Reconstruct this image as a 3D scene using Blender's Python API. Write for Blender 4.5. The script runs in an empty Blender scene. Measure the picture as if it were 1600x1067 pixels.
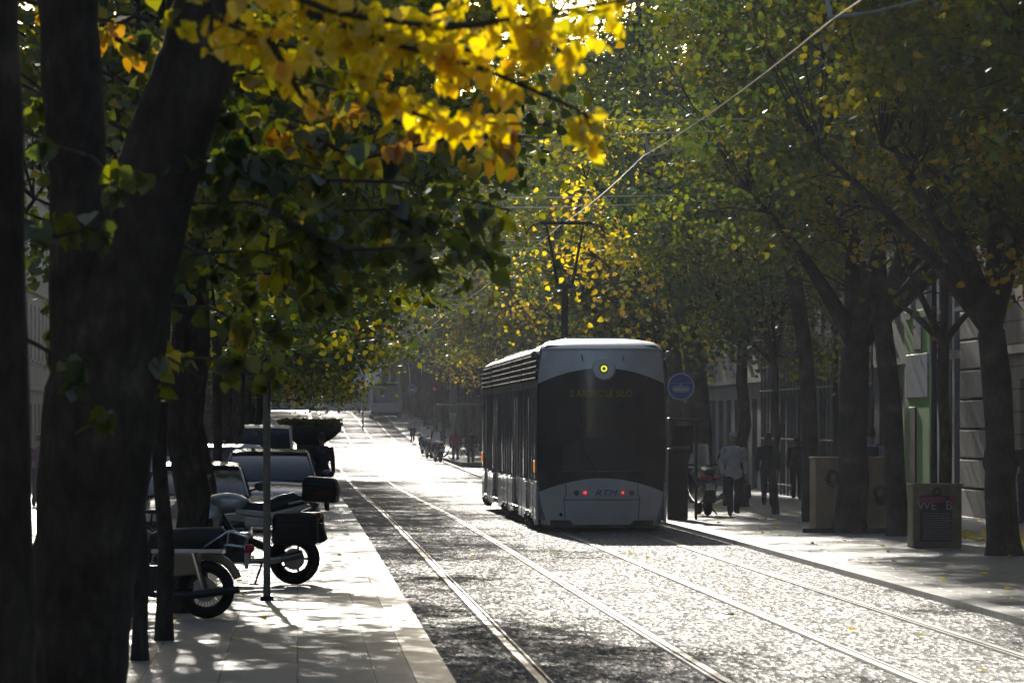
import bpy, math, random
import numpy as np
from mathutils import Vector, Matrix
R = math.radians
random.seed(7)
scene = bpy.context.scene
COL = scene.collection

# ------------------------------------------------------------------ camera numbers
F = 9137.0          # focal length in pixels of the 1600 px wide photograph
CAMH = 2.03
HX, HY = 800.0, 661.0
SL = 0.0367         # the street runs slightly to the left of the view axis
STREET = math.atan(SL)

_gd = np.array([-50, 45, 75, 100, 134, 160, 185, 230, 261, 290, 311, 341, 360, 408, 435, 468, 520, 600, 900, 4000], float)
_gz = np.array([0, 0, 0.01, .02, 0, -.08, -.13, -.15, -.04, .05, .16, .43, .72, 1.29, 1.7, 2.3, 2.85, 3.3, 3.6, 4.0], float)
def gz(D):
    acc = 0
    for k in (-8, -4, 0, 4, 8):
        acc += float(np.interp(D + k, _gd, _gz))
    return acc / 5
WALK = 0.07
def S(L, D, z=None, base=WALK):
    """street coordinates (lateral, distance) to world"""
    return Vector((L - SL * D, D, (gz(D) + base) if z is None else z))
def LD(x, y, base=WALK):
    """ground point seen at photo pixel (x, y), as street coordinates"""
    D = F * (CAMH - base) / (y - HY)
    for _ in range(20):
        D = F * (CAMH - base - gz(D)) / (y - HY)
    return (x - HX) * D / F + SL * D, D
def PX(x, y, D):
    return Vector(((x - HX) * D / F, D, CAMH - (y - HY) * D / F))

# ------------------------------------------------------------------ materials
MATS = {}
def nodes(name):
    m = bpy.data.materials.new(name); m.use_nodes = True
    nt = m.node_tree; nt.nodes.clear()
    out = nt.nodes.new('ShaderNodeOutputMaterial')
    MATS[name] = m
    return m, nt, out
def N(nt, t, **kw):
    n = nt.nodes.new(t)
    for k, v in kw.items():
        if k in n.inputs: n.inputs[k].default_value = v
        else: setattr(n, k, v)
    return n
def ramp(nt, stops, fac=None, interp='LINEAR'):
    n = nt.nodes.new('ShaderNodeValToRGB'); cr = n.color_ramp; cr.interpolation = interp
    while len(cr.elements) < len(stops): cr.elements.new(0.5)
    for e, (p, c) in zip(cr.elements, stops):
        e.position = p; e.color = (*c, 1) if len(c) == 3 else c
    if fac is not None: nt.links.new(fac, n.inputs[0])
    return n
def mat(name, col, rough=.5, metal=0., var=.25, scale=6., bump=.0, spec=.5, coat=0., emit=None, estr=0., trans=0., alpha=1., bscale=None):
    if name in MATS: return MATS[name]
    m, nt, out = nodes(name)
    b = N(nt, 'ShaderNodeBsdfPrincipled')
    b.inputs['Roughness'].default_value = rough; b.inputs['Metallic'].default_value = metal
    b.inputs['Specular IOR Level'].default_value = spec
    b.inputs['Coat Weight'].default_value = coat
    b.inputs['Transmission Weight'].default_value = trans
    b.inputs['Alpha'].default_value = alpha
    tc = N(nt, 'ShaderNodeTexCoord')
    nz = N(nt, 'ShaderNodeTexNoise', Scale=scale, Detail=6.0)
    nt.links.new(tc.outputs['Object'], nz.inputs['Vector'])
    lo = tuple(max(0, c * (1 - var)) for c in col); hi = tuple(min(1, c * (1 + var)) for c in col)
    r = ramp(nt, [(.3, lo), (.7, hi)], nz.outputs['Fac'])
    nt.links.new(r.outputs[0], b.inputs['Base Color'])
    rr = N(nt, 'ShaderNodeMapRange'); rr.inputs['To Min'].default_value = max(.02, rough * .8); rr.inputs['To Max'].default_value = min(1, rough * 1.25)
    nt.links.new(nz.outputs['Fac'], rr.inputs['Value']); nt.links.new(rr.outputs[0], b.inputs['Roughness'])
    if bump:
        n2 = N(nt, 'ShaderNodeTexNoise', Scale=bscale or scale * 4, Detail=5.0)
        nt.links.new(tc.outputs['Object'], n2.inputs['Vector'])
        bp = N(nt, 'ShaderNodeBump', Strength=bump, Distance=.02)
        nt.links.new(n2.outputs['Fac'], bp.inputs['Height']); nt.links.new(bp.outputs[0], b.inputs['Normal'])
    if emit:
        b.inputs['Emission Color'].default_value = (*emit, 1); b.inputs['Emission Strength'].default_value = estr
    nt.links.new(b.outputs[0], out.inputs[0])
    return m

def leaf_mat(name, stops, gloss=.07, tr=.55):
    m, nt, out = nodes(name)
    at = N(nt, 'ShaderNodeAttribute', attribute_name='tint')
    oi = N(nt, 'ShaderNodeObjectInfo')
    ad = N(nt, 'ShaderNodeMath', operation='MULTIPLY_ADD'); ad.inputs[1].default_value = .14
    nt.links.new(oi.outputs['Random'], ad.inputs[0]); nt.links.new(at.outputs['Fac'], ad.inputs[2])
    sb = N(nt, 'ShaderNodeMath', operation='SUBTRACT'); sb.inputs[1].default_value = .07
    nt.links.new(ad.outputs[0], sb.inputs[0])
    r = ramp(nt, stops, sb.outputs[0])
    d = N(nt, 'ShaderNodeBsdfDiffuse'); t = N(nt, 'ShaderNodeBsdfTranslucent'); g = N(nt, 'ShaderNodeBsdfGlossy', Roughness=.38)
    hs = N(nt, 'ShaderNodeHueSaturation', Saturation=1.15, Value=1.7)
    nt.links.new(r.outputs[0], d.inputs[0]); nt.links.new(r.outputs[0], hs.inputs['Color']); nt.links.new(hs.outputs[0], t.inputs[0])
    g.inputs[0].default_value = (.9, .95, 1, 1)
    m1 = N(nt, 'ShaderNodeMixShader'); m1.inputs[0].default_value = tr
    m2 = N(nt, 'ShaderNodeMixShader'); m2.inputs[0].default_value = gloss
    nt.links.new(d.outputs[0], m1.inputs[1]); nt.links.new(t.outputs[0], m1.inputs[2])
    nt.links.new(m1.outputs[0], m2.inputs[1]); nt.links.new(g.outputs[0], m2.inputs[2])
    nt.links.new(m2.outputs[0], out.inputs[0])
    return m
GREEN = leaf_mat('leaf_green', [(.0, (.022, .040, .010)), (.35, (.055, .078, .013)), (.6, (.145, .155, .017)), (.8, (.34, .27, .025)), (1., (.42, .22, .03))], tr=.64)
OCHRE = leaf_mat('leaf_ochre', [(.0, (.022, .045, .012)), (.3, (.055, .075, .015)), (.55, (.14, .125, .018)), (.8, (.30, .22, .025)), (1., (.30, .15, .03))], gloss=.05)
YELLOW = leaf_mat('leaf_yellow', [(.0, (.10, .16, .02)), (.2, (.36, .34, .025)), (.5, (.68, .52, .04)), (.8, (.70, .46, .05)), (1., (.45, .24, .04))], tr=.68)
def bark_mat():
    m, nt, out = nodes('bark')
    b = N(nt, 'ShaderNodeBsdfPrincipled', Roughness=.9)
    tc = N(nt, 'ShaderNodeTexCoord'); mp = N(nt, 'ShaderNodeMapping'); mp.inputs['Scale'].default_value = (7, 7, 3.0)
    nz = N(nt, 'ShaderNodeTexNoise', Scale=2.2, Detail=8.0, Roughness=.65)
    nt.links.new(tc.outputs['Object'], mp.inputs[0]); nt.links.new(mp.outputs[0], nz.inputs['Vector'])
    n3 = N(nt, 'ShaderNodeTexNoise', Scale=2.6, Detail=3.0); nt.links.new(tc.outputs['Object'], n3.inputs['Vector'])
    mxx = N(nt, 'ShaderNodeMath', operation='MULTIPLY_ADD'); mxx.inputs[1].default_value = .55; nt.links.new(n3.outputs['Fac'], mxx.inputs[0])
    mh = N(nt, 'ShaderNodeMath', operation='MULTIPLY'); mh.inputs[1].default_value = .5; nt.links.new(nz.outputs['Fac'], mh.inputs[0]); nt.links.new(mh.outputs[0], mxx.inputs[2])
    r = ramp(nt, [(.36, (.018, .014, .011)), (.5, (.045, .036, .028)), (.6, (.075, .062, .05)), (.68, (.13, .11, .088))], mxx.outputs[0])
    bp = N(nt, 'ShaderNodeBump', Strength=.8, Distance=.03)
    nt.links.new(nz.outputs['Fac'], bp.inputs['Height']); nt.links.new(bp.outputs[0], b.inputs['Normal'])
    nt.links.new(r.outputs[0], b.inputs['Base Color']); nt.links.new(b.outputs[0], out.inputs[0])
    return m
BARK = bark_mat()

def road_mat():
    m, nt, out = nodes('paving_setts')
    b = N(nt, 'ShaderNodeBsdfPrincipled')
    
    sp = N(nt, 'ShaderNodeMapRange'); sp.inputs['From Min'].default_value = .35; sp.inputs['From Max'].default_value = .65; sp.inputs['To Min'].default_value = .06; sp.inputs['To Max'].default_value = .40
    uv = N(nt, 'ShaderNodeUVMap', uv_map='street')
    mp = N(nt, 'ShaderNodeMapping'); mp.inputs['Scale'].default_value = (30, 4.2, 1)
    nt.links.new(uv.outputs[0], mp.inputs[0])
    vo = N(nt, 'ShaderNodeTexVoronoi', Scale=1.0); vo.inputs['Randomness'].default_value = 1
    nt.links.new(mp.outputs[0], vo.inputs['Vector'])
    nz = N(nt, 'ShaderNodeTexNoise', Scale=1.6, Detail=3.0); nt.links.new(mp.outputs[0], nz.inputs['Vector'])
    nb = N(nt, 'ShaderNodeTexNoise', Scale=.5, Detail=5.0); nt.links.new(uv.outputs[0], nb.inputs['Vector'])
    sep = N(nt, 'ShaderNodeSeparateColor'); nt.links.new(vo.outputs['Color'], sep.inputs[0])
    mx = N(nt, 'ShaderNodeMath', operation='MULTIPLY'); nt.links.new(sep.outputs[0], mx.inputs[0]); nt.links.new(nz.outputs['Fac'], mx.inputs[1])
    r = ramp(nt, [(.0, (.025, .025, .027)), (.22, (.10, .098, .096)), (.55, (.25, .245, .235))], mx.outputs[0])
    r2 = ramp(nt, [(.3, (.72, .72, .72)), (.7, (1, 1, 1))], nb.outputs['Fac'])
    mm = N(nt, 'ShaderNodeMix', data_type='RGBA', blend_type='MULTIPLY'); mm.inputs[0].default_value = 1
    nt.links.new(r.outputs[0], mm.inputs[6]); nt.links.new(r2.outputs[0], mm.inputs[7])
    nt.links.new(mm.outputs[2], b.inputs['Base Color'])
    rr = N(nt, 'ShaderNodeMapRange'); rr.inputs['To Min'].default_value = .56; rr.inputs['To Max'].default_value = 1.0
    nt.links.new(sep.outputs[1], rr.inputs[0]); nt.links.new(rr.outputs[0], b.inputs['Roughness'])
    nt.links.new(nz.outputs['Fac'], sp.inputs['Value']); nt.links.new(sp.outputs[0], b.inputs['Specular IOR Level'])
    bp = N(nt, 'ShaderNodeBump', Strength=.7, Distance=.03)
    ad = N(nt, 'ShaderNodeMath', operation='ADD'); nt.links.new(nz.outputs['Fac'], ad.inputs[0]); nt.links.new(vo.outputs['Distance'], ad.inputs[1])
    nt.links.new(ad.outputs[0], bp.inputs['Height']); nt.links.new(bp.outputs[0], b.inputs['Normal'])
    nt.links.new(b.outputs[0], out.inputs[0])
    return m
def slab_mat(name, c0, c1, bw, bh, rough=.72, mortar=.016, off=.5, spec=.16):
    m, nt, out = nodes(name)
    b = N(nt, 'ShaderNodeBsdfPrincipled'); b.inputs['Roughness'].default_value = rough; b.inputs['Specular IOR Level'].default_value = spec
    uv = N(nt, 'ShaderNodeUVMap', uv_map='street')
    sw = N(nt, 'ShaderNodeMapping'); sw.inputs['Rotation'].default_value = (0, 0, 0)
    nt.links.new(uv.outputs[0], sw.inputs[0])
    br = N(nt, 'ShaderNodeTexBrick'); br.offset = off
    br.inputs['Scale'].default_value = 1; br.inputs['Brick Width'].default_value = bw; br.inputs['Row Height'].default_value = bh
    br.inputs['Mortar Size'].default_value = mortar; br.inputs['Mortar Smooth'].default_value = .3
    br.inputs['Color1'].default_value = (*c0, 1); br.inputs['Color2'].default_value = (*c1, 1); br.inputs['Mortar'].default_value = (.06, .055, .05, 1)
    nt.links.new(sw.outputs[0], br.inputs['Vector'])
    nz = N(nt, 'ShaderNodeTexNoise', Scale=3.0, Detail=8.0, Roughness=.7); nt.links.new(uv.outputs[0], nz.inputs['Vector'])
    r2 = ramp(nt, [(.25, (.6, .59, .57)), (.5, (.92, .92, .92)), (.75, (1, 1, 1))], nz.outputs['Fac'])
    mm = N(nt, 'ShaderNodeMix', data_type='RGBA', blend_type='MULTIPLY'); mm.inputs[0].default_value = 1
    nt.links.new(br.outputs[0], mm.inputs[6]); nt.links.new(r2.outputs[0], mm.inputs[7])
    nt.links.new(mm.outputs[2], b.inputs['Base Color'])
    bp = N(nt, 'ShaderNodeBump', Strength=.35, Distance=.01)
    nt.links.new(br.outputs['Fac'], bp.inputs['Height']); bp.invert = True
    nt.links.new(bp.outputs[0], b.inputs['Normal'])
    nt.links.new(b.outputs[0], out.inputs[0])
    return m
def wall_mat(name, c0, c1, course=.45, mortar=.02, bw=1.1):
    m, nt, out = nodes(name)
    b = N(nt, 'ShaderNodeBsdfPrincipled'); b.inputs['Roughness'].default_value = .85
    tc = N(nt, 'ShaderNodeTexCoord')
    mp = N(nt, 'ShaderNodeMapping'); mp.inputs['Rotation'].default_value = (R(-90), 0, R(-90))
    nt.links.new(tc.outputs['Object'], mp.inputs[0])
    sx = N(nt, 'ShaderNodeSeparateXYZ'); nt.links.new(tc.outputs['Object'], sx.inputs[0])
    cb = N(nt, 'ShaderNodeCombineXYZ'); nt.links.new(sx.outputs[1], cb.inputs[0]); nt.links.new(sx.outputs[2], cb.inputs[1])
    br = N(nt, 'ShaderNodeTexBrick'); br.inputs['Scale'].default_value = 1; br.inputs['Brick Width'].default_value = bw; br.inputs['Row Height'].default_value = course
    br.inputs['Mortar Size'].default_value = mortar
    br.inputs['Color1'].default_value = (*c0, 1); br.inputs['Color2'].default_value = (*c1, 1); br.inputs['Mortar'].default_value = (*[c * .45 for c in c0], 1)
    nt.links.new(cb.outputs[0], br.inputs['Vector'])
    nz = N(nt, 'ShaderNodeTexNoise', Scale=.9, Detail=8.0, Roughness=.7); nt.links.new(tc.outputs['Object'], nz.inputs['Vector'])
    r2 = ramp(nt, [(.25, (.55, .53, .5)), (.6, (1, 1, 1))], nz.outputs['Fac'])
    mm = N(nt, 'ShaderNodeMix', data_type='RGBA', blend_type='MULTIPLY'); mm.inputs[0].default_value = 1
    nt.links.new(br.outputs[0], mm.inputs[6]); nt.links.new(r2.outputs[0], mm.inputs[7]); nt.links.new(mm.outputs[2], b.inputs['Base Color'])
    bp = N(nt, 'ShaderNodeBump', Strength=.5, Distance=.02); bp.invert = True
    nt.links.new(br.outputs['Fac'], bp.inputs['Height']); nt.links.new(bp.outputs[0], b.inputs['Normal'])
    nt.links.new(b.outputs[0], out.inputs[0])
    return m

M = dict(
    blk=mat('black_plastic', (.018, .018, .02), .45, spec=.4), lou=mat('louvre_metal', (.06, .062, .066), .75, 0, spec=.2), rub=mat('rubber', (.02, .02, .02), .85, bump=.3),
    dark=mat('dark_metal', (.05, .052, .058), .45, .6), steel=mat('steel', (.42, .42, .43), .25, 1., var=.15), rsteel=mat('rail_steel', (.17, .16, .145), .5, .8, var=.2),
    chrome=mat('chrome', (.8, .8, .82), .12, 1., var=.05), glass=mat('dark_glass', (.012, .014, .018), .08, 0, spec=.2, var=.1),
    tglass=mat('tram_glass', (.034, .035, .040), .14, 0, spec=.6, var=.4, scale=2), white=mat('white_paint', (.62, .62, .62), .3, coat=.4, var=.06),
    tram=mat('tram_silver', (.62, .625, .64), .38, .15, coat=.4, var=.1, scale=3), tram2=mat('tram_grey', (.16, .165, .175), .42, .3, var=.2, scale=3),
    trim=mat('tram_dark_trim', (.035, .036, .04), .5, var=.3), roof=mat('tram_roof', (.55, .55, .57), .5, .2, coat=.0, var=.12, scale=4),
    orange=mat('orange_lens', (.9, .28, .02), .3, emit=(1, .30, .02), estr=.55, var=.1),
    red=mat('red_lamp', (.6, .02, .01), .3, emit=(1, .05, .03), estr=1.0, var=.1), ring=mat('yellow_ring_lamp', (.7, .7, .05), .4, emit=(.85, .9, .06), estr=.95, var=.05),
    amber=mat('amber_led', (.2, .16, .02), .5, emit=(.45, .38, .06), estr=.03, var=.3, scale=40), blue=mat('blue_logo', (.03, .05, .30), .4, var=.1),
    sign=mat('blue_sign', (.03, .075, .33), .45, var=.08), signw=mat('white_sign', (.55, .56, .6), .45, var=.08), galv=mat('galvanised', (.17, .17, .175), .55, .5, var=.3),
    galv2=mat('weathered_pole', (.27, .255, .24), .6, .2, var=.3), conc=mat('concrete', (.30, .22, .13), .9, var=.3, scale=3, bump=.3), conc2=mat('stained_concrete', (.22, .185, .12), .9, var=.35, scale=5, bump=.3),
    graf=mat('graffiti_paint', (.045, .04, .045), .7), post=mat('poster_dark', (.045, .04, .045), .7, var=.2), pink=mat('poster_pink', (.38, .05, .14), .7), mag=mat('purple_number', (.22, .05, .34), .6),
    txt=mat('pale_print', (.42, .40, .42), .7), green=mat('shop_green', (.26, .46, .10), .7, var=.15), gpanel=mat('shop_panel_grey', (.30, .31, .33), .6), stone=mat('pale_stone', (.36, .30, .235), .85, var=.15, bump=.2),
    frame=mat('window_frame', (.25, .25, .26), .6), roofing=mat('roof_tiles', (.24, .12, .075), .9, var=.3), cream=mat('cream_paint', (.27, .22, .14), .35, coat=.4, var=.08),
    silver=mat('silver_paint', (.52, .52, .53), .3, .5, coat=.4, var=.08), carblk=mat('dark_car_paint', (.022, .024, .03), .2, .3, coat=.8, var=.1), cargrn=mat('blue_grey_car_paint', (.05, .06, .075), .25, .3, coat=.8, var=.1),
    seat=mat('seat_leather', (.022, .021, .022), .38, var=.2, bump=.1), skin=mat('skin', (.42, .26, .19), .55, var=.1), skin2=mat('dark_skin', (.16, .09, .06), .55, var=.1),
    jgrey=mat('grey_jacket', (.50, .46, .46), .85, bump=.2), jblk=mat('black_cloth', (.02, .02, .023), .9, bump=.2), jred=mat('red_cloth', (.35, .03, .035), .9, bump=.2), jblu=mat('pale_blue_cloth', (.32, .38, .5), .9, bump=.2),
    jeans=mat('navy_cloth', (.03, .035, .06), .9, bump=.2), hair=mat('brown_hair', (.05, .03, .02), .6, bump=.5), blond=mat('light_hair', (.35, .2, .09), .6, bump=.5), cap=mat('grey_cap', (.42, .43, .45), .8),
    wire=mat('wire_metal', (.35, .33, .30), .32, .9, var=.2), shut=mat('shutter_teal', (.05, .10, .11), .6), lampg=mat('lamp_glass', (.8, .8, .8), .3, trans=.6, var=.03), lampb=mat('lamp_blue_grey', (.16, .2, .3), .5),
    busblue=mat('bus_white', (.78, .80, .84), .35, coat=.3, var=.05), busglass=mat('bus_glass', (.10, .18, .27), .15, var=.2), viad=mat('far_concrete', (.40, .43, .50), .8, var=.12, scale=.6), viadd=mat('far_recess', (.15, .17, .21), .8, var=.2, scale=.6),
    railc=mat('rail_bed_concrete', (.20, .19, .175), .95, spec=.04, var=.25, scale=8, bump=.2), groove=mat('rail_groove', (.03, .028, .025), .8), redsig=mat('signal_red', (.5, .03, .02), .5, emit=(1, .08, .04), estr=.08), plate=mat('number_plate', (.5, .5, .48), .5),
    scoot=mat('dark_blue_fairing', (.03, .035, .06), .22, .2, coat=.7, var=.1), wind=mat('clear_windshield', (.55, .6, .65), .12, trans=.6, var=.05), redlens=mat('red_lens', (.45, .02, .03), .2, var=.1), leafy=None)

# ------------------------------------------------------------------ mesh helper
def tag(o, label=None, cat=None, group=None, kind=None):
    if label: o['label'] = label
    if cat: o['category'] = cat
    if group: o['group'] = group
    if kind: o['kind'] = kind
    return o
def thing(name, label, cat, loc=(0, 0, 0), rz=0., group=None):
    o = bpy.data.objects.new(name, None); COL.objects.link(o)
    o.location = loc; o.rotation_euler = (0, 0, rz); o.empty_display_size = .2
    return tag(o, label, cat, group)
def dup(o, parent=None):
    c = o.copy(); COL.objects.link(c)
    if parent is not None: c.parent = parent
    for ch in list(o.children): dup(ch, c)
    return c
class MB:
    def __init__(s): s.v = []; s.f = []; s.m = []; s.mi = 0
    def add(s, vs, fs):
        b = len(s.v); s.v += [tuple(v) for v in vs]; s.f += [tuple(i + b for i in f) for f in fs]; s.m += [s.mi] * len(fs)
        return s
    def box(s, c, d, rot=None, taper=1.):
        x, y, z = d[0] / 2, d[1] / 2, d[2] / 2
        p = [Vector((sx * x * (taper if sz > 0 else 1), sy * y * (taper if sz > 0 else 1), sz * z)) for sz in (-1, 1) for sy in (-1, 1) for sx in (-1, 1)]
        if rot is not None: p = [rot @ q for q in p]
        p = [q + Vector(c) for q in p]
        return s.add(p, [(0, 2, 3, 1), (4, 5, 7, 6), (0, 1, 5, 4), (2, 6, 7, 3), (0, 4, 6, 2), (1, 3, 7, 5)])
    def tube(s, pts, rad, n=10, caps=True, flat=1.):
        pts = [Vector(p) for p in pts]
        if not hasattr(rad, '__len__'): rad = [rad] * len(pts)
        vs = []; ref = None
        for i, p in enumerate(pts):
            t = (pts[min(i + 1, len(pts) - 1)] - pts[max(i - 1, 0)])
            if t.length < 1e-9: t = Vector((0, 0, 1))
            t.normalize()
            if ref is None:
                ref = Vector((1, 0, 0)) if abs(t.x) < .8 else Vector((0, 1, 0))
            a = (ref - t * ref.dot(t)).normalized(); b = t.cross(a); ref = a
            for k in range(n):
                w = 2 * math.pi * k / n
                vs.append(p + (a * math.cos(w) + b * math.sin(w) * flat) * rad[i])
        fs = [(i * n + k, i * n + (k + 1) % n, (i + 1) * n + (k + 1) % n, (i + 1) * n + k) for i in range(len(pts) - 1) for k in range(n)]
        if caps:
            fs.append(tuple(range(n))[::-1]); fs.append(tuple((len(pts) - 1) * n + k for k in range(n)))
        return s.add(vs, fs)
    def cyl(s, p0, p1, r0, r1=None, n=20): return s.tube([p0, p1], [r0, r0 if r1 is None else r1], n)
    def ell(s, c, r, n=14, m=9, rot=None):
        if not hasattr(r, '__len__'): r = (r, r, r)
        c = Vector(c); vs = []; 
        for j in range(m + 1):
            ph = math.pi * j / m
            for k in range(n):
                th = 2 * math.pi * k / n
                q = Vector((r[0] * math.sin(ph) * math.cos(th), r[1] * math.sin(ph) * math.sin(th), r[2] * math.cos(ph)))
                vs.append(c + (rot @ q if rot is not None else q))
        fs = [(j * n + k, (j + 1) * n + k, (j + 1) * n + (k + 1) % n, j * n + (k + 1) % n) for j in range(m) for k in range(n)]
        return s.add(vs, fs)
    def ring(s, c, axis, R_, r, n=28, m=8, a0=0, a1=2 * math.pi):
        axis = Vector(axis).normalized(); u = axis.orthogonal().normalized(); w = axis.cross(u)
        full = abs(a1 - a0 - 2 * math.pi) < 1e-6; c = Vector(c); vs = []
        cnt = n if full else n + 1
        for i in range(cnt):
            t = a0 + (a1 - a0) * i / n; rd = u * math.cos(t) + w * math.sin(t)
            for j in range(m):
                q = 2 * math.pi * j / m
                vs.append(c + rd * (R_ + r * math.cos(q)) + axis * r * math.sin(q))
        fs = [(i * m + j, ((i + 1) % cnt) * m + j, ((i + 1) % cnt) * m + (j + 1) % m, i * m + (j + 1) % m) for i in range(n) for j in range(m)]
        return s.add(vs, fs)
    def prism(s, outline, axis, a, b):
        """outline: 2D points; axis 0/1/2 extrusion axis from a to b"""
        def mk(p, t):
            if axis == 0: return (t, p[0], p[1])
            if axis == 1: return (p[0], t, p[1])
            return (p[0], p[1], t)
        n = len(outline)
        vs = [mk(p, a) for p in outline] + [mk(p, b) for p in outline]
        fs = [tuple(range(n))[::-1], tuple(range(n, 2 * n))] + [(i, (i + 1) % n, n + (i + 1) % n, n + i) for i in range(n)]
        return s.add(vs, fs)
    def grid(s, fn, nu, nv):
        vs = [fn(i / nu, j / nv) for j in range(nv + 1) for i in range(nu + 1)]
        fs = [(j * (nu + 1) + i, j * (nu + 1) + i + 1, (j + 1) * (nu + 1) + i + 1, (j + 1) * (nu + 1) + i) for j in range(nv) for i in range(nu)]
        return s.add(vs, fs)
    def loft(s, secs, closed=True, caps=True):
        n = len(secs[0]); vs = [p for q in secs for p in q]
        kk = n if closed else n - 1
        fs = [(i * n + k, i * n + (k + 1) % n, (i + 1) * n + (k + 1) % n, (i + 1) * n + k) for i in range(len(secs) - 1) for k in range(kk)]
        if caps and closed: fs += [tuple(range(n))[::-1], tuple((len(secs) - 1) * n + k for k in range(n))]
        return s.add(vs, fs)
    def build(s, name, mats, parent=None, smooth=True, bevel=0, sub=0, thick=0):
        me = bpy.data.meshes.new(name); me.from_pydata([tuple(v) for v in s.v], [], s.f)
        if not isinstance(mats, (list, tuple)): mats = [mats]
        for m in mats: me.materials.append(m)
        me.polygons.foreach_set('material_index', s.m)
        bm_fix(me)
        if smooth:
            me.polygons.foreach_set('use_smooth', [True] * len(me.polygons))
            me.set_sharp_from_angle(angle=R(38))
        o = bpy.data.objects.new(name, me); COL.objects.link(o)
        if parent: o.parent = parent
        if thick:
            k = o.modifiers.new('t', 'SOLIDIFY'); k.thickness = thick
        if bevel:
            k = o.modifiers.new('b', 'BEVEL'); k.width = bevel; k.segments = 2; k.limit_method = 'ANGLE'; k.angle_limit = R(40)
        if sub:
            k = o.modifiers.new('s', 'SUBSURF'); k.levels = sub; k.render_levels = sub
        return o
import bmesh
def bm_fix(me):
    b = bmesh.new(); b.from_mesh(me); bmesh.ops.recalc_face_normals(b, faces=b.faces); b.to_mesh(me); b.free()
def baked(o):
    """apply modifiers, data API only"""
    dg = bpy.context.evaluated_depsgraph_get(); dg.update()
    me = bpy.data.meshes.new_from_object(o.evaluated_get(dg)); old = o.data; o.modifiers.clear(); o.data = me
    return o
def text(name, body, size, m, parent, loc, rot=(R(90), 0, 0), ext=.004, align='CENTER', shear=0., xs=1.):
    cu = bpy.data.curves.new(name, 'FONT'); cu.body = body; cu.size = size; cu.extrude = ext; cu.align_x = align; cu.shear = shear; cu.resolution_u = 3
    t = bpy.data.objects.new(name, cu); COL.objects.link(t)
    dg = bpy.context.evaluated_depsgraph_get(); dg.update()
    me = bpy.data.meshes.new_from_object(t.evaluated_get(dg)); bpy.data.objects.remove(t)
    me.materials.clear(); me.materials.append(m)
    o = bpy.data.objects.new(name, me); COL.objects.link(o); o.parent = parent; o.location = loc; o.rotation_euler = rot; o.scale = (xs, 1, 1)
    return o

# ------------------------------------------------------------------ ground
def drange(a, b):
    out = []; d = a
    while d < b: out.append(d); d += 4 if d < 640 else 200
    return out + [b]
def sheet(name, L0, L1, D0, D1, base, m, label, cross=1, skirt=0.):
    Ds = drange(D0, D1); vs = []; fs = []; uvs = []
    prof = [(L0 + (L1 - L0) * i / cross, base) for i in range(cross + 1)]
    if skirt: prof = [(L0, base - skirt)] + prof + [(L1, base - skirt)]
    n = len(prof)
    for d in Ds:
        for (l, b) in prof:
            vs.append(tuple(S(l, d, gz(d) + b))); uvs.append((l, d))
    for j in range(len(Ds) - 1):
        for i in range(n - 1):
            fs.append((j * n + i, j * n + i + 1, (j + 1) * n + i + 1, (j + 1) * n + i))
    me = bpy.data.meshes.new(name); me.from_pydata(vs, [], fs); me.materials.append(m)
    ul = me.uv_layers.new(name='street')
    li = np.empty(len(me.loops), np.int32); me.loops.foreach_get('vertex_index', li)
    ul.data.foreach_set('uv', np.array(uvs)[li].astype(np.float32).ravel())
    o = bpy.data.objects.new(name, me); COL.objects.link(o); tag(o, label, None, None, 'structure')
    return o
ROAD = road_mat()
SLAB_L = slab_mat('pavement_slabs', (.38, .365, .34), (.31, .30, .28), .60, .62, .47, .008, 0)
SLAB_R = slab_mat('pavement_slabs_right', (.34, .33, .31), (.28, .27, .26), .8, .5, .42, .010)
KERB = slab_mat('kerb_stone', (.56, .54, .51), (.50, .49, .46), 5., 1.0, .38, .008, 0, .25)
sheet('ground', -900, 900, -60, 3500, -.03, mat('far_ground', (.10, .098, .095), .7, var=.2), 'wide ground reaching the horizon', 6)
sheet('tram_road', 1.2, 7.25, -20, 640, 0, ROAD, 'rough stone paved tramway between the two kerbs', 2)
sheet('left_pavement', -9.5, .9, -20, 640, WALK, SLAB_L, 'pale slab pavement left of the tramway', 2)
sheet('right_pavement', 7.55, 17, -20, 640, WALK, SLAB_R, 'pale slab pavement right of the tramway', 2)
sheet('left_kerb', .905, 1.2, -20, 640, WALK + .004, KERB, 'pale kerb stones along the left side of the tramway', 1, .1)
sheet('right_kerb', 7.25, 7.545, -20, 640, WALK + .004, KERB, 'pale kerb stones along the right side of the tramway', 1, .1)

def rail(name, Lc, label, gside):
    prof = [(-.065, .002, 2), (-.065, .006, 2), (-.035, .006, 0), (-.035, .012, 0), (.03, .012, 1), (.03, .003, 1), (.062, .003, 0), (.062, .011, 0), (.082, .011, 2), (.082, .006, 2), (.105, .006, 2), (.105, .002, 2)]
    Ds = drange(-15, 620); mb = MB(); n = len(prof); vs = []; fs = []; ms = []
    for d in Ds:
        for (l, b, _) in prof: vs.append(tuple(S(Lc + l * gside, d, gz(d) + b)))
    for j in range(len(Ds) - 1):
        for i in range(n - 1):
            fs.append((j * n + i, j * n + i + 1, (j + 1) * n + i + 1, (j + 1) * n + i)); ms.append(prof[i][2] if i != n - 1 else 2)
    me = bpy.data.meshes.new(name); me.from_pydata(vs, [], fs)
    for mm in (M['rsteel'], M['groove'], M['railc']): me.materials.append(mm)
    me.polygons.foreach_set('material_index', ms); bm_fix(me)
    o = bpy.data.objects.new(name, me); COL.objects.link(o); tag(o, label, 'rail', 'tram rails set in the paving')
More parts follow.
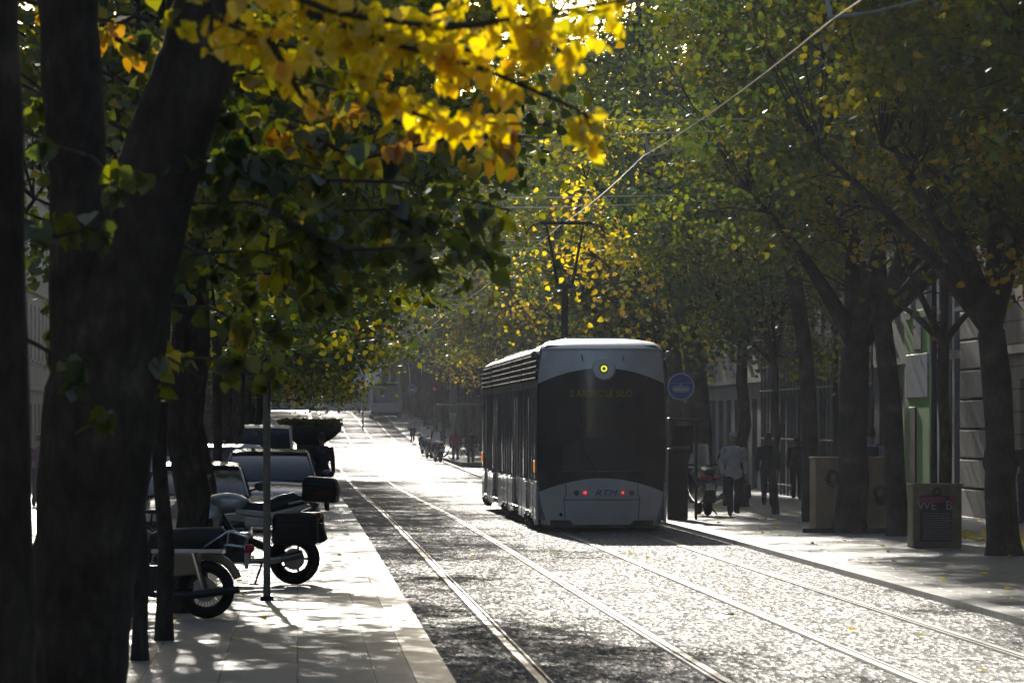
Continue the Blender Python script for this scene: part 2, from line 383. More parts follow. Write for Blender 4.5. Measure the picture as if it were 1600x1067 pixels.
for Lc, lb, gs in ((1.92, 'steel tram rail nearest the left kerb', 1), (3.37, 'steel tram rail, second from the left kerb', -1), (4.87, 'steel tram rail under the left wheels of the tram', 1), (6.32, 'steel tram rail nearest the right kerb', -1)):
    rail('tram_rail', Lc, lb, gs)

# ------------------------------------------------------------------ foliage
def leaf_mesh(name, cen, size, tint, rng, m, droop=.5, detail=6):
    n = len(cen)
    if detail == 8:
        shp = np.array([(0, 0, 0), (.30, -.10, .03), (.52, .18, .07), (.38, .62, .04), (0, 1.08, -.06), (-.38, .62, .04), (-.52, .18, .07), (-.30, -.10, .03)])
    else:
        shp = np.array([(0, -.05, 0), (.46, .12, .06), (.36, .6, .03), (0, 1.0, -.05), (-.36, .6, .03), (-.46, .12, .06)])
    k = len(shp)
    # leaf axis: hanging outwards; normal random
    az = rng.uniform(0, 2 * np.pi, n); el = rng.normal(-droop, .45, n)
    ax = np.stack([np.cos(az) * np.cos(el), np.sin(az) * np.cos(el), np.sin(el)], 1)
    rv = rng.normal(0, 1, (n, 3)); rv[:, 2] += 1.1
    nn = rv - ax * (rv * ax).sum(1)[:, None]; nn /= np.linalg.norm(nn, axis=1)[:, None] + 1e-9
    bx = np.cross(ax, nn)
    sz = size * rng.uniform(.65, 1.25, n)
    V = cen[:, None, :] + sz[:, None, None] * (shp[None, :, 0:1] * bx[:, None, :] + shp[None, :, 1:2] * ax[:, None, :] + shp[None, :, 2:3] * nn[:, None, :])
    V = V.reshape(-1, 3).astype(np.float32)
    me = bpy.data.meshes.new(name)
    me.vertices.add(n * k); me.vertices.foreach_set('co', V.ravel())
    me.loops.add(n * k); me.loops.foreach_set('vertex_index', np.arange(n * k, dtype=np.int32))
    me.polygons.add(n); me.polygons.foreach_set('loop_start', np.arange(0, n * k, k, dtype=np.int32)); me.polygons.foreach_set('loop_total', np.full(n, k, np.int32))
    a = me.attributes.new('tint', 'FLOAT', 'FACE'); a.data.foreach_set('value', np.clip(tint, 0, 1).astype(np.float32))
    me.update(calc_edges=True); me.materials.append(m)
    return me
def obj_from(name, me, parent):
    o = bpy.data.objects.new(name, me); COL.objects.link(o); o.parent = parent; return o

def tree_meshes(seed, th, tr, crad, cbot, ctop, ncl, per, leaf, m, tmean, tvar=.18, off=(0, 0), lean=(0, 0), fork=0, sparse=0., sig=.42):
    """trunk mesh builder + crown mesh, local coords, base at origin"""
    rng = np.random.default_rng(seed); rr = random.Random(seed)
    tb = MB(); top = Vector((lean[0], lean[1], th))
    pts = [Vector((0, 0, -.1)), Vector((lean[0] * .1, lean[1] * .1, .25)), Vector((lean[0] * .12 + rr.uniform(-.09, .09), lean[1] * .35 + rr.uniform(-.09, .09), th * .28)), Vector((lean[0] * .25 + rr.uniform(-.08, .08), lean[1] * .5 + rr.uniform(-.08, .08), th * .52)), Vector((lean[0] * .6, lean[1] * .7 + rr.uniform(-.05, .05), th * .78)), top]
    tb.tube(pts, [tr * 1.4, tr * 1.08, tr * 1.02, tr * .93, tr * .97, tr * .88], 14)
    cc = Vector((off[0], off[1], (cbot + ctop) / 2)); rz = (ctop - cbot) / 2
    limbs = []
    nl = 6 if not fork else fork + 4
    for i in range(nl):
        az = i * 2 * math.pi / nl + rr.uniform(-.4, .4)
        k = .35 + .5 * rr.random(); zf = rr.uniform(.15, .95)
        end = Vector((off[0] + math.cos(az) * crad * k, off[1] + math.sin(az) * crad * k, cbot + (ctop - cbot) * zf))
        if i == 0: end = Vector((off[0], off[1], ctop - .8))
        mid = top.lerp(end, .45) + Vector((rr.uniform(-.3, .3), rr.uniform(-.3, .3), .5 * rr.random()))
        path = [top.lerp(top, 1)]
        for q in range(1, 7):
            t = q / 6; path.append(top * (1 - t) ** 2 + mid * 2 * t * (1 - t) + end * t * t)
        tb.tube(path, [tr * (.62 * (1 - j / 6.5) + .05) for j in range(7)], 7)
        limbs += path[1:]
    cls = []; lmb = np.array([tuple(p) for p in limbs])
    while len(cls) < ncl:
        d = rng.normal(0, 1, 3); d /= np.linalg.norm(d); r = rng.uniform(.25, 1) ** .55
        ang = math.atan2(d[1], d[0]); wob = 1 + .18 * math.sin(3 * ang + seed) + .12 * math.sin(5 * d[2] * 2 + seed * 2)
        p = np.array([cc.x, cc.y, cc.z]) + d * r * wob * np.array([crad, crad, rz])
        if p[2] < cbot - .3: continue
        cls.append(p)
    cls = np.array(cls)
    for p in cls:
        j = np.argmin(((lmb - p) ** 2).sum(1) + 1.5 * np.maximum(0, lmb[:, 2] - p[2])); a = Vector(lmb[j]); b = Vector(p)
        md = a.lerp(b, .5) + Vector((rr.uniform(-.15, .15), rr.uniform(-.15, .15), .12))
        tb.tube([a, md, b], [.022, .014, .005], 4, False)
    ctint = rng.normal(tmean, tvar, ncl)
    cen = []; ti = []
    for p, t in zip(cls, ctint):
        q = max(4, int(per * rng.uniform(.4, 1.5)))
        off3 = rng.normal(0, 1, (q, 3)) * np.array([sig, sig, sig * .55]); cen.append(p + off3); ti.append(t + rng.normal(0, .07, q))
    cen = np.concatenate(cen); ti = np.concatenate(ti)
    me = leaf_mesh('crown', cen, leaf, ti, rng, m)
    return tb, me
VAR = {}
def proto(key, **kw):
    tb, me = tree_meshes(**kw); o = tb.build('trunk', BARK, None); me_t = o.data; bpy.data.objects.remove(o); VAR[key] = (me_t, me)
proto('gA', seed=1, th=3.2, tr=.10, crad=2.7, cbot=3.1, ctop=10, ncl=120, per=80, leaf=.115, m=GREEN, tmean=.30, off=(-.3, 0))
proto('gS', seed=12, th=3.0, tr=.10, crad=2.5, cbot=3.0, ctop=7.4, ncl=80, per=80, leaf=.105, m=GREEN, tmean=.48)
proto('gB', seed=2, th=3.4, tr=.13, crad=3.1, cbot=3.4, ctop=10.2, ncl=150, per=90, leaf=.115, m=GREEN, tmean=.36, off=(0, 0))
proto('oA', seed=3, th=3.6, tr=.19, lean=(.22, -.1), crad=3.6, cbot=3.7, ctop=12.5, ncl=210, per=100, leaf=.11, m=OCHRE, tmean=.40, tvar=.13, sig=.36, off=(.2, 0))
proto('oB', seed=4, th=3.3, tr=.24, lean=(-.2, .15), crad=3.8, cbot=3.9, ctop=13, ncl=220, per=100, leaf=.11, m=OCHRE, tmean=.30, tvar=.13, sig=.36, off=(0, 0))
proto('gC', seed=5, th=6.3, tr=.26, crad=3.3, cbot=5.2, ctop=14, ncl=180, per=100, leaf=.105, m=GREEN, tmean=.36, off=(-.6, 0), lean=(-1.1, 0), sig=.36)
proto('gD', seed=15, th=3.7, tr=.19, crad=3.4, cbot=4, ctop=12, ncl=190, per=100, leaf=.105, m=GREEN, tmean=.34, tvar=.12, sig=.34, lean=(.25, .2))
proto('yA', seed=6, th=3.5, tr=.16, crad=2.8, cbot=3.4, ctop=10, ncl=90, per=26, leaf=.13, m=YELLOW, tmean=.55, off=(0, 0))
proto('big', seed=8, th=5, tr=.35, crad=5.2, cbot=4.2, ctop=18, ncl=240, per=70, leaf=.19, m=OCHRE, tmean=.46, sig=.6)
proto('bigG', seed=9, th=5, tr=.35, crad=5.0, cbot=4.0, ctop=17, ncl=230, per=70, leaf=.19, m=GREEN, tmean=.40, sig=.6)
proto('thin', seed=10, th=3.2, tr=.12, crad=2.0, cbot=3.2, ctop=8, ncl=70, per=60, leaf=.12, m=OCHRE, tmean=.5)
rt = random.Random(5)
def tree(key, L, D, label, group, rz=None, sc=1., name='street_tree', trunk_sc=1., cx=0., cz=0.):
    t = thing(name, label, 'tree', S(L, D), (rt.uniform(0, 6.28) if rz is None else rz), group)
    a = obj_from('trunk', VAR[key][0], t); c = obj_from('crown', VAR[key][1], t); t.scale = (sc, sc, sc)
    a.scale = (trunk_sc, trunk_sc, 1)
    q = -t.rotation_euler.z; c.location = (cx * math.cos(q), cx * math.sin(q), cz)
    return t
GL = 'street trees lining the left pavement'; GR = 'street trees lining the right pavement'
left = [(48.3, -1.3, 'gS', 'slim dark trunked tree, first of the thin trunks right of the big forked trunk', .62), (52.7, -1.2, 'gS', 'slim dark trunked tree, second thin trunk right of the big forked trunk', .72), (60.3, -1.2, 'gB', 'dark trunked tree right behind the old motorcycle', .8),
        (79, -1.3, 'gB', 'tree added to shade the pavement, hidden behind the trunk at the touring motorcycle', .8), (70.5, -1.25, 'gB', 'dark trunked tree whose trunk hides the front of the white touring motorcycle', .9), (95, -1.3, 'gA', 'thin tree standing between the small car and the dark saloon', .8), (122, -1.2, 'gB', 'tree behind the dark saloon and the white car', .9)]  # tree hidden behind the motorcycle trunk is added to streak the pavement with shade
for D, L, k, lb, ts in left: tree(k, L, D, lb, GL, trunk_sc=ts, cx=.8 if D < 90 else 1.1, sc=1.12 if k == 'gB' else 1)
for i, D in enumerate(np.arange(136, 250, 9.5)):
    tree(['gB', 'gA', 'oA'][i % 3], -1.5 + rt.uniform(-.3, .3), D, 'dense green tree in the left row, far down the street beyond the parked cars', GL, cx=1.7 if D < 205 else 1.3, cz=-.2)
for i, D in enumerate(np.arange(262, 600, 16)):
    tree(['bigG', 'gB', 'big'][i % 3], (-5.3 if D < 420 else -5.0) + rt.uniform(-1, 1), D, 'distant tree in the left row before the far bus', GL, sc=rt.uniform(.9, 1.1) * (1.3 if D > 420 else 1))
right = [(93, 10.4, None, None, 1), ]
rr_list = [(86.0, 10.4, 'oB', 'thick trunked ochre tree, rightmost trunk in front of the stone facade', .95), (93.2, 10.3, 'thin', 'young thin tree growing just in front of the poster box', .85), (101, 10.4, 'gD', 'green leaved tree between the poster box and the long concrete block', .95),
           (103.9, 9.80, 'oB', 'stout dark tree rising in front of the long concrete block', 1.15), (115.8, 10.22, 'gC', 'leaning dark tree at the left end of the concrete block', .62), (126, 10.3, 'gA', 'slim dark tree behind the walking man with the cap', .7)]
for D, L, k, lb, ts in rr_list: tree(k, L, D, lb, GR, trunk_sc=ts, rz=0 if k == 'gC' else (2.6 if 100 < D < 105 else None), cx=-.5 if D < 100 else 0, cz=.7 if D < 100 else (.8 if D < 105 else 0))
for i, D in enumerate((51, 58, 65, 72, 79)):
    tree(['oA', 'oB', 'oA', 'oB', 'oA'][i], 10.9, D, 'ochre leaved tree with its crown filling the upper right', GR, cx=-.8, cz=.6)
for i, D in enumerate(np.arange(138, 250, 9)):
    k = ['gB', 'gC', 'yA', 'gB', 'oA'][i % 5]
    lb = {'gB': 'green tree in the right row beyond the tram stop sign', 'gC': 'green tree in the right row beyond the tram stop sign', 'yA': 'sparse yellow leaved tree behind the pantograph', 'oA': 'ochre tree in the right row behind the tram'}[k]
    tree(k, 10.3 + rt.uniform(-.3, .3), D, lb, GR, sc=1.1)
for i, D in enumerate(np.arange(250, 610, 12)):
    tree(['big', 'bigG', 'big', 'yA'][i % 4], (11 if D < 420 else 10) + rt.uniform(-1, 1), D, 'distant autumn tree in the right row beyond the tram', GR, sc=rt.uniform(.9, 1.15) * (1.3 if D > 420 else 1))
for i, D in enumerate(np.arange(-40, 46, 9.0)):
    tree(['oB', 'gB'][i % 2], 10.6, D - 1, 'autumn tree of the right row standing behind or level with the viewpoint', GR)
    if D < 12: tree(['gB', 'oA'][i % 2], -2.2, D, 'autumn tree of the left row standing behind the viewpoint', GL)
tree('yA', 9.8, 152, 'sparse yellow leaved tree nearest behind the pantograph', GR, sc=1.15)
for i, (L, D) in enumerate(((3, 700), (10, 690), (18, 705), (-6, 700), (26, 690), (-14, 690), (7, 730), (14, 735), (0, 735), (22, 730))):
    tree(['big', 'bigG'][i % 2], L, D, 'tall tree closing the view behind the far grey building', 'trees beyond the street end', sc=2.0)

# foreground trees on the left: trunks traced at their own distance, full crowns above and hanging sprays
def custom_tree(label, D, base_px, paths, crown_spec, sprays, seed, m_over=GREEN, extra=None):
    L0, _ = 0, 0
    b = PX(base_px, HY, D); loc = Vector((b.x, D, gz(D) + WALK)); t = thing('street_tree', label, 'tree', loc, 0, GL)
    tb = MB(); rng = np.random.default_rng(seed); rr = random.Random(seed)
    s = F / D
    for path in paths:
        pts = [PX(x, y, D + (dd[0] if dd else 0)) - loc for (x, y, r, *dd) in path]
        fine = []; fr_ = []
        for i_ in range(len(pts) - 1):
            for q_ in range(4):
                u_ = q_ / 4; fine.append(pts[i_].lerp(pts[i_ + 1], u_)); fr_.append((path[i_][2] * (1 - u_) + path[i_ + 1][2] * u_) / s * rr.uniform(.965, 1.045))
        fine.append(pts[-1]); fr_.append(path[-1][2] / s); tb.tube(fine, fr_, 20)
    L = []
    # over-head crown
    crad, cb, ct, ncl, per, tm = crown_spec
    cls = []
    while len(cls) < ncl:
        d = rng.normal(0, 1, 3); d /= np.linalg.norm(d); r = rng.uniform(.25, 1) ** .5
        cls.append(d * r * np.array([crad, crad, (ct - cb) / 2]) + np.array([-.5, 0, (cb + ct) / 2]))
    ends = [tb.v[-1]]
    cen = []; ti = []
    hub = Vector((PX(paths[0][-1][0], paths[0][-1][1], D) - loc))
    for p in cls:
        q = int(per * rng.uniform(.5, 1.4)); cen.append(p + rng.normal(0, 1, (q, 3)) * np.array([.4, .4, .25])); ti.append(rng.normal(tm, .15) + rng.normal(0, .1, q))
        md = hub.lerp(Vector(p), .5) + Vector((0, 0, .3)); tb.tube([hub, md, Vector(p)], [.05, .025, .006], 5, False)
    me = leaf_mesh('crown', np.concatenate(cen), .11, np.concatenate(ti), rng, m_over, detail=6)
    # sprays that hang into view
    ob = []
    for (pth, n, spread, tm, lm, lsz, dep) in sprays:
        pts = [Vector(PX(x, y, D + dd)) - loc for (x, y, dd) in pth]
        sb = MB(); sb.tube(pts, [.016 - .011 * i / (len(pts) - 1) for i in range(len(pts))], 5, False)
        P = np.array([tuple(p) for p in pts]); u = rng.uniform(0, len(pts) - 1.001, n); i0 = u.astype(int); f = (u - i0)[:, None]
        c = P[i0] * (1 - f) + P[i0 + 1] * f
        # side twigs: leaves cluster along short twigs
        nt_ = max(4, n // 7); tw = rng.uniform(0, len(pts) - 1.001, nt_); ti0 = tw.astype(int); tf = (tw - ti0)[:, None]
        tp = P[ti0] * (1 - tf) + P[ti0 + 1] * tf; tdir = rng.normal(0, 1, (nt_, 3)) * np.array([1, 1.2, .5]); tdir[:, 2] -= .35; tdir /= np.linalg.norm(tdir, axis=1)[:, None]
        tl = rng.uniform(.3, 1, nt_) * spread
        for a, d_, l_ in zip(tp, tdir, tl): sb.tube([a, a + d_ * l_ * .5 + np.array([0, 0, .01]), a + d_ * l_], [.004, .003, .0015], 3, False)
        idx = rng.integers(0, nt_, n); c = tp[idx] + tdir[idx] * (tl[idx] * rng.uniform(.15, 1.05, n))[:, None] + rng.normal(0, .02, (n, 3))
        ob.append((c, tm + rng.normal(0, .16 if lm.name != 'leaf_yellow' else .09, nt_)[idx] + rng.normal(0, .06, n), lsz, lm, sb))
    obj_from('crown', me, t)
    for c, ti_, lsz, lm, sb in ob:
        me2 = leaf_mesh('leaf_spray', c, lsz, ti_, rng, lm, droop=.95, detail=8)
        tw = sb.build('twig', BARK); tm_ = tw.data; bpy.data.objects.remove(tw); nv = len(me2.polygons)
        bmm = bmesh.new(); bmm.from_mesh(me2); bmm.from_mesh(tm_); bmm.faces.ensure_lookup_table()
        for f_ in bmm.faces[nv:]: f_.material_index = 1
        bmm.to_mesh(me2); bmm.free(); me2.materials.append(BARK); obj_from('leafy_branch', me2, t)
    o = tb.build('trunk', BARK, t)
    return t
# tree A, the leftmost trunk; long yellow spray out over the kerb
spA = [([(330, -60, 0), (520, 20, 0), (700, 45, .2), (860, 20, .4), (1040, -10, .6)], 250, .36, .44, YELLOW, .058, 0),
       ([(480, 20, 0), (620, 70, .1), (760, 110, .2), (900, 170, .3), (945, 205, .3)], 190, .25, .42, YELLOW, .058, 0),
       ([(620, 70, .1), (760, 80, .5), (860, 75, .6), (935, 100, .7)], 150, .26, .44, YELLOW, .056, 0),
       ([(540, 60, .5), (580, 150, .6), (680, 190, .7), (860, 195, .8)], 130, .16, .44, YELLOW, .058, 0),
       ([(420, 60, .5), (470, 150, .6), (510, 185, .6)], 26, .10, .55, YELLOW, .062, 0),
       ([(700, 40, 1.5), (840, 40, 1.6), (1000, 40, 1.8)], 90, .3, .42, YELLOW, .056, 0),
       ([(300, -40, 1.), (340, 30, 1.), (420, 70, 1.), (560, 90, 1.)], 100, .26, .42, YELLOW, .058, 0),
       ([(500, -20, 2), (560, 20, 2.), (640, 30, 2.), (720, 10, 2)], 90, .25, .42, YELLOW, .058, 0)]
custom_tree('dark blurred trunk at the left edge with yellow branch overhanging the tramway', 22, -35, [[(-28, 1700, 98), (-30, 1100, 86), (-34, 600, 80), (-40, 200, 78), (-60, -300, 75)]], (3.4, 4.6, 11, 120, 60, .5), spA, 21, YELLOW)
spB = []
rb = random.Random(3)
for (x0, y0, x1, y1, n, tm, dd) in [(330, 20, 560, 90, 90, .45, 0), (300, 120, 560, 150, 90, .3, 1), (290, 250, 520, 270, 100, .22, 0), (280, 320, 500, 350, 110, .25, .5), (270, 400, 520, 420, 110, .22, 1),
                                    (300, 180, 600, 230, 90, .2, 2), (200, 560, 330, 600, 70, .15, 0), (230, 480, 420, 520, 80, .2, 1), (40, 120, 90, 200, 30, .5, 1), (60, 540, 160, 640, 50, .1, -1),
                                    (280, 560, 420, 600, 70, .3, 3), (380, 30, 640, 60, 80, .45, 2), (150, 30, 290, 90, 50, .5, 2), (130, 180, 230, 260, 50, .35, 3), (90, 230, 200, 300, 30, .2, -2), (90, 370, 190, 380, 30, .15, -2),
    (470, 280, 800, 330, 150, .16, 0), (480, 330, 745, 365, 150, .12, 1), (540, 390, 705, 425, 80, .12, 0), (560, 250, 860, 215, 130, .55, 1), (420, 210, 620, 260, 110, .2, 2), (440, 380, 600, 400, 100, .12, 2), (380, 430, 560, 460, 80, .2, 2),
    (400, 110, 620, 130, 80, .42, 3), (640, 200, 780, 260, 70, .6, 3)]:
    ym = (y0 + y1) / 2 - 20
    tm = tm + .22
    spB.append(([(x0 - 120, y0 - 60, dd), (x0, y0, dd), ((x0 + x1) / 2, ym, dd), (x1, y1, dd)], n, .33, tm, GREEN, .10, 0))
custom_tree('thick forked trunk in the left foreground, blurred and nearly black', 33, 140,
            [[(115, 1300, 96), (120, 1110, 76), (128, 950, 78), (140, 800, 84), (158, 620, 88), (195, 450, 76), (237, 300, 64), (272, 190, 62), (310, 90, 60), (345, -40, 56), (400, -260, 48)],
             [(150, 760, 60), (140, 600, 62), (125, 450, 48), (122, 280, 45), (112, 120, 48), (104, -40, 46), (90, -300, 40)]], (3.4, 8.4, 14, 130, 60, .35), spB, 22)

# ------------------------------------------------------------------ fallen leaves
def litter():
    rng = np.random.default_rng(4); c = []
    def reg(L0, L1, D0, D1, n):
        for _ in range(n):
            l = rng.uniform(L0, L1); d = rng.uniform(D0, D1); p = S(l, d); c.append((p.x, p.y, p.z + .012))
    reg(7.7, 14, 48, 135, 380); reg(11.2, 13.6, 92, 106, 700); reg(-5, .8, 46, 120, 90)
    for _ in range(40):
        l = rng.uniform(1.4, 7.1); d = rng.uniform(46, 120); p = S(l, d); c.append((p.x, p.y, gz(d) + .02))
    c = np.array(c); me = leaf_mesh('fallen_leaves', c, .10, rng.normal(.6, .2, len(c)), rng, YELLOW, droop=0.)
    v = np.empty(len(me.vertices) * 3, np.float32); me.vertices.foreach_get('co', v); v = v.reshape(-1, 6, 3)
    z = c[:, 2][:, None]; v[:, :, 2] = z + (v[:, :, 2] - z) * .35; lift = np.minimum(0, v[:, :, 2].min(1) - c[:, 2] + .008); v[:, :, 2] -= lift[:, None]
    me.vertices.foreach_set('co', v.ravel())
    o = bpy.data.objects.new('fallen_leaves', me); COL.objects.link(o); tag(o, 'dry yellow leaves scattered over pavements and paving', 'leaves', None, 'stuff')
litter()

# ------------------------------------------------------------------ tram
def tram():
    t = thing('tram', 'silver two ended tram with dark curved rear window standing on the right track', 'tram', S(5.63, 108, base=0), STREET)
    def w(z):
        return float(np.interp(z, [.13, .5, .9, 1.6, 2.7, 3.1, 3.4], [1.10, 1.165, 1.195, 1.205, 1.185, 1.165, 1.135]))
    def Fs(u, z, off=0.):
        y = .42 * abs(u) ** 3.2 + .10 * max(0, 1.2 - z) ** 1.5 + .06 * max(0, z - 2.4) ** 2
        return (w(z) * u, y - off, z)
    low = lambda u: .73 + .27 * (1 - abs(u) ** 1.9)
    up = lambda u: 2.74 + .29 * (1 - abs(u) ** 2.0)
    U = lambda a: max(-1, min(1, -1 + 2 * a))
    def end(flip):
        e = []
        def tf(p): return (p[0], 32.5 - p[1], p[2]) if flip else p
        b = MB(); b.grid(lambda a, c: tf(Fs(U(a), .14 + (low(U(a)) - .14) * c)), 40, 10); e.append(b.build('lower_end_panel', M['tram'], t))
        b = MB(); b.grid(lambda a, c: tf(Fs(U(a), low(U(a)) + (up(U(a)) - low(U(a))) * c, -.012)), 40, 24); e.append(b.build('end_window', M['tglass'], t))
        b = MB(); b.grid(lambda a, c: tf(Fs(U(a), up(U(a)) + (3.38 - up(U(a))) * c)), 40, 10); e.append(b.build('upper_end_panel', M['tram'], t))
        b = MB()
        def cap(a, c):
            u = U(a); x0, y0, z0 = Fs(u, 3.38)
            k = c; x1 = u * .90; y1 = 1.15; z1 = 3.585 - .05 * abs(u) ** 4
            zz = z0 + (z1 - z0) * (k ** .75) + (.03 * math.sin(k * math.pi) if k > 0 else 0)
            return tf((x0 + (x1 - x0) * k, y0 + .02 + (y1 - y0) * k, zz))
        b.grid(cap, 40, 10)
        b.tube([tf(Fs(U(i / 40), 3.385, .012)) for i in range(41)], .016, 6)
        e.append(b.build('roof_cap', M['roof'], t))
        return e
    e = end(False); end(True)
    lo = e[0]
    # seams on the rear panel
    b = MB()
    for sgn in (-1, 1): b.tube([Fs(sgn * .60, z, .003) for z in (.16, .35, .5, .62)] + [Fs(sgn * .56, z, .003) for z in (.7, .8, low(.56) - .01)], .006, 4)
    b.tube([Fs(-.6 + 1.2 * i / 12, .60, .003) for i in range(13)], .007, 4)
    b.build('panel_seam', M['trim'], lo)
    b = MB(); b.cyl(Fs(-.66, .33, .008), Fs(-.66, .33, -.03), .035); b.build('socket_cap', M['blk'], lo)
    for u, m, r, nm in ((-.225 - .04, M['red'], .030, 'tail_lamp'), (.285 + .04, M['red'], .024, 'tail_lamp')):
        b = MB(); p = Fs(u, .73, .012); b.ell(p, (r, .02, r), 14, 8); b.build(nm, m, lo)
    for u in (-.40, .46):
        b = MB(); p = Fs(u, .73, .004); b.ring(p, (0, 1, 0), .045, .008, 18, 6); b.cyl((p[0], p[1] - .004, p[2]), (p[0], p[1] + .02, p[2]), .036); b.build('reversing_lamp', M['tram2'], lo)
    b = MB(); b.box((0.05, -.004, .105), (2.0, .1, .03)); b.box((0, .5, .17), (1.9, .7, .1)); b.build('underrun_bar', M['blk'], t, bevel=.01)
    text('logo_letters', 'RTM', .15, M['blue'], lo, (.06, -.012, .68), ext=.004, shear=.3, xs=1.35)
    # round lamp housing
    b = MB(); c = (0.03, -.03, 3.02)
    b.tube([(c[0], c[1] + .12, c[2]), (c[0], c[1], c[2]), (c[0], c[1] - .025, c[2])], [.235, .215, .19], 40); dsc = b.build('marker_lamp_housing', M['tram'], t, bevel=.008)
    b = MB(); b.cyl((c[0], c[1] - .02, c[2]), (c[0], c[1] - .034, c[2]), .085, n=28); b.build('lamp_recess', M['tram2'], dsc)
    b = MB(); b.ring((c[0], c[1] - .042, c[2]), (0, 1, 0), .046, .013, 28, 8); b.build('lamp_ring', M['ring'], dsc)
    for sx in (-.36, .38): 
        b = MB(); b.tube([(sx, -.015, 3.16), (sx + .02 * (1 if sx > 0 else -1), .0, 3.28)], .012, 8); b.build('washer_jet', M['steel'], e[2])
    text('destination_letters', '2 ARENC LE SILO', .19, M['amber'], e[1], (-.02, -.012, 2.50), ext=.002, xs=.80)
    # wiper, inner silhouettes and painted reflection on the window
    b = MB(); b.tube([Fs(-.05, 1.05, .03), Fs(-.28, 1.5, .03), Fs(-.33, 2.0, .03)], .012, 6); b.tube([Fs(-.31, 1.25, .02), Fs(-.35, 2.1, .02)], .010, 5); b.build('wiper', M['blk'], e[1])
    b = MB(); b.tube([Fs(-.62 + 1.24 * i / 10, 1.13 + .0 * i, .001) for i in range(11)], .012, 5); b.build('window_rail', M['tram2'], e[1])
    b = MB(); b.grid(lambda a, c: Fs(-.6 + 1.1 * a, 1.17 + (.42 + .18 * (1 - (2 * a - 1) ** 2)) * c, .0), 16, 4); b.build('lower_glass_reflection', mat('blue_reflection_tint', (.03, .036, .05), .3, var=.3, scale=3), e[1])  # bluish reflection low in the glass, painted as a tinted patch
    # side mirrors / cameras
    for y in (.62, 31.8):
        for sx in (-1, 1):
            b = MB(); b.tube([(sx * 1.12, y, 3.28), (sx * 1.20, y, 3.27)], .022, 8); b.ell((sx * 1.245, y - (.3 if y < 5 else 0), 3.28), (.065, .075, .075)); b.build('camera_pod', M['tram2'], t)
            b = MB(); b.box((sx * 1.215, y + .18 if y < 5 else y - .18, 1.21), (.045, .15, .22)); b.build('side_marker_lamp', M['orange'], t, bevel=.012)
    # modules
    mods = [(.42, 7.1), (7.5, 13.1), (13.5, 19.0), (19.4, 25.0), (25.4, 32.08)]
    sec = lambda y, grow=0.: [(-w(z) - grow, y, z) for z in (.22, .5, .9, 1.6, 2.75, 3.1, 3.36)] + [(-1.0, y, 3.46), (1.0, y, 3.46)] + [(w(z) + grow, y, z) for z in (3.36, 3.1, 2.75, 1.6, .9, .5, .22)]
    for i, (a, c) in enumerate(mods):
        b = MB(); b.loft([sec(a), sec(c)]); body = b.build('car_body', M['tram2'], t)
        n = max(2, round((c - a) / 1.35)); st = (c - a) / n
        for sx in (-1, 1):
            gl = MB(); pil = MB(); sk = MB(); lv = MB()
            for j in range(n):
                y0 = a + j * st + .05; y1 = a + (j + 1) * st - .05
                door = (i in (1, 3) and j in (1, 2)) or (i in (0, 4) and j == (2 if i == 0 else n - 3))
                zb = .36 if door else .98
                def pane(aa, cc, y0=y0, y1=y1, zb=zb): 
                    z = zb + (2.66 - zb) * cc; return (sx * (w(z) + .006), y0 + (y1 - y0) * aa, z)
                g = MB(); g.grid(pane, 1, 10)
                if door:
                    dd = g.build('door', M['tglass'], t)
                    h = MB(); h.tube([(sx * 1.235, y0 + .06, .5), (sx * 1.235, y0 + .06, 2.5)], .014, 6); h.tube([(sx * 1.232, y0 + .02, .36), (sx * 1.232, y1 - .02, .36), (sx * 1.21, y1, 2.66)], .012, 5); h.build('door_edge', M['steel'], dd)
                else:
                    g.build('side_window', M['tglass'], t)
                pl_ = MB(); pl_.box((sx * 1.213, a + j * st, 1.82), (.03, .035, 1.72)); pl_.build('window_pillar', M['tram2'], t)
                if not door:
                    cov = (j % 2 == 0)
                    sk.box((sx * (1.195 if cov else 1.205), (y0 + y1) / 2, .56), (.03, st - .02, .74 if cov else .66))
                for q in range(5):
                    z = 2.84 + q * .105; lv.box((sx * (w(z) + .022), (y0 + y1) / 2, z), (.05, st - .10, .055), Matrix.Rotation(sx * R(24), 3, 'Y'))
            sk.build('skirt', M['tram'], t, bevel=.008); lv.build('roof_louvres', M['lou'], t)
            bk = MB(); bk.box((sx * (w(3.05) + .004), (a + c) / 2, 3.05), (.012, c - a - .06, .52)); bk.build('louvre_recess', M['trim'], t)
        # bogie + wheels
        if i in (0, 2, 4):
            yb = (a + c) / 2
            b = MB(); b.box((0, yb, .30), (1.9, 2.4, .3)); b.build('bogie_frame', M['blk'], t, bevel=.02)
            for sy in (-.9, .9):
                for sx in (-1, 1):
                    b = MB(); b.cyl((sx * .66, yb + sy, .30), (sx * .78, yb + sy, .30), .29, n=24); b.build('wheel', M['steel'], t)
                    b = MB(); b.box((sx * 1.18, yb + sy, .22), (.12, .28, .24)); b.cyl((sx * 1.2, yb + sy, .22), (sx * 1.27, yb + sy, .22), .07, n=12); b.build('axle_box', M['dark'], t, bevel=.01)
        # roof equipment
        if i in (0, 4, 1, 3):
            b = MB(); ya, yc = (a + (.9 if i == 0 else .3)), (c - (.9 if i == 4 else .3)); b.box((0, (ya + yc) / 2, 3.52), (1.5, yc - ya, .14), None, .94)
            for q in range(4): b.box((0, ya + (yc - ya) * (q + .5) / 4, 3.60), (1.2, .5, .04))
            b.build('roof_unit', M['roof'], t, bevel=.02)
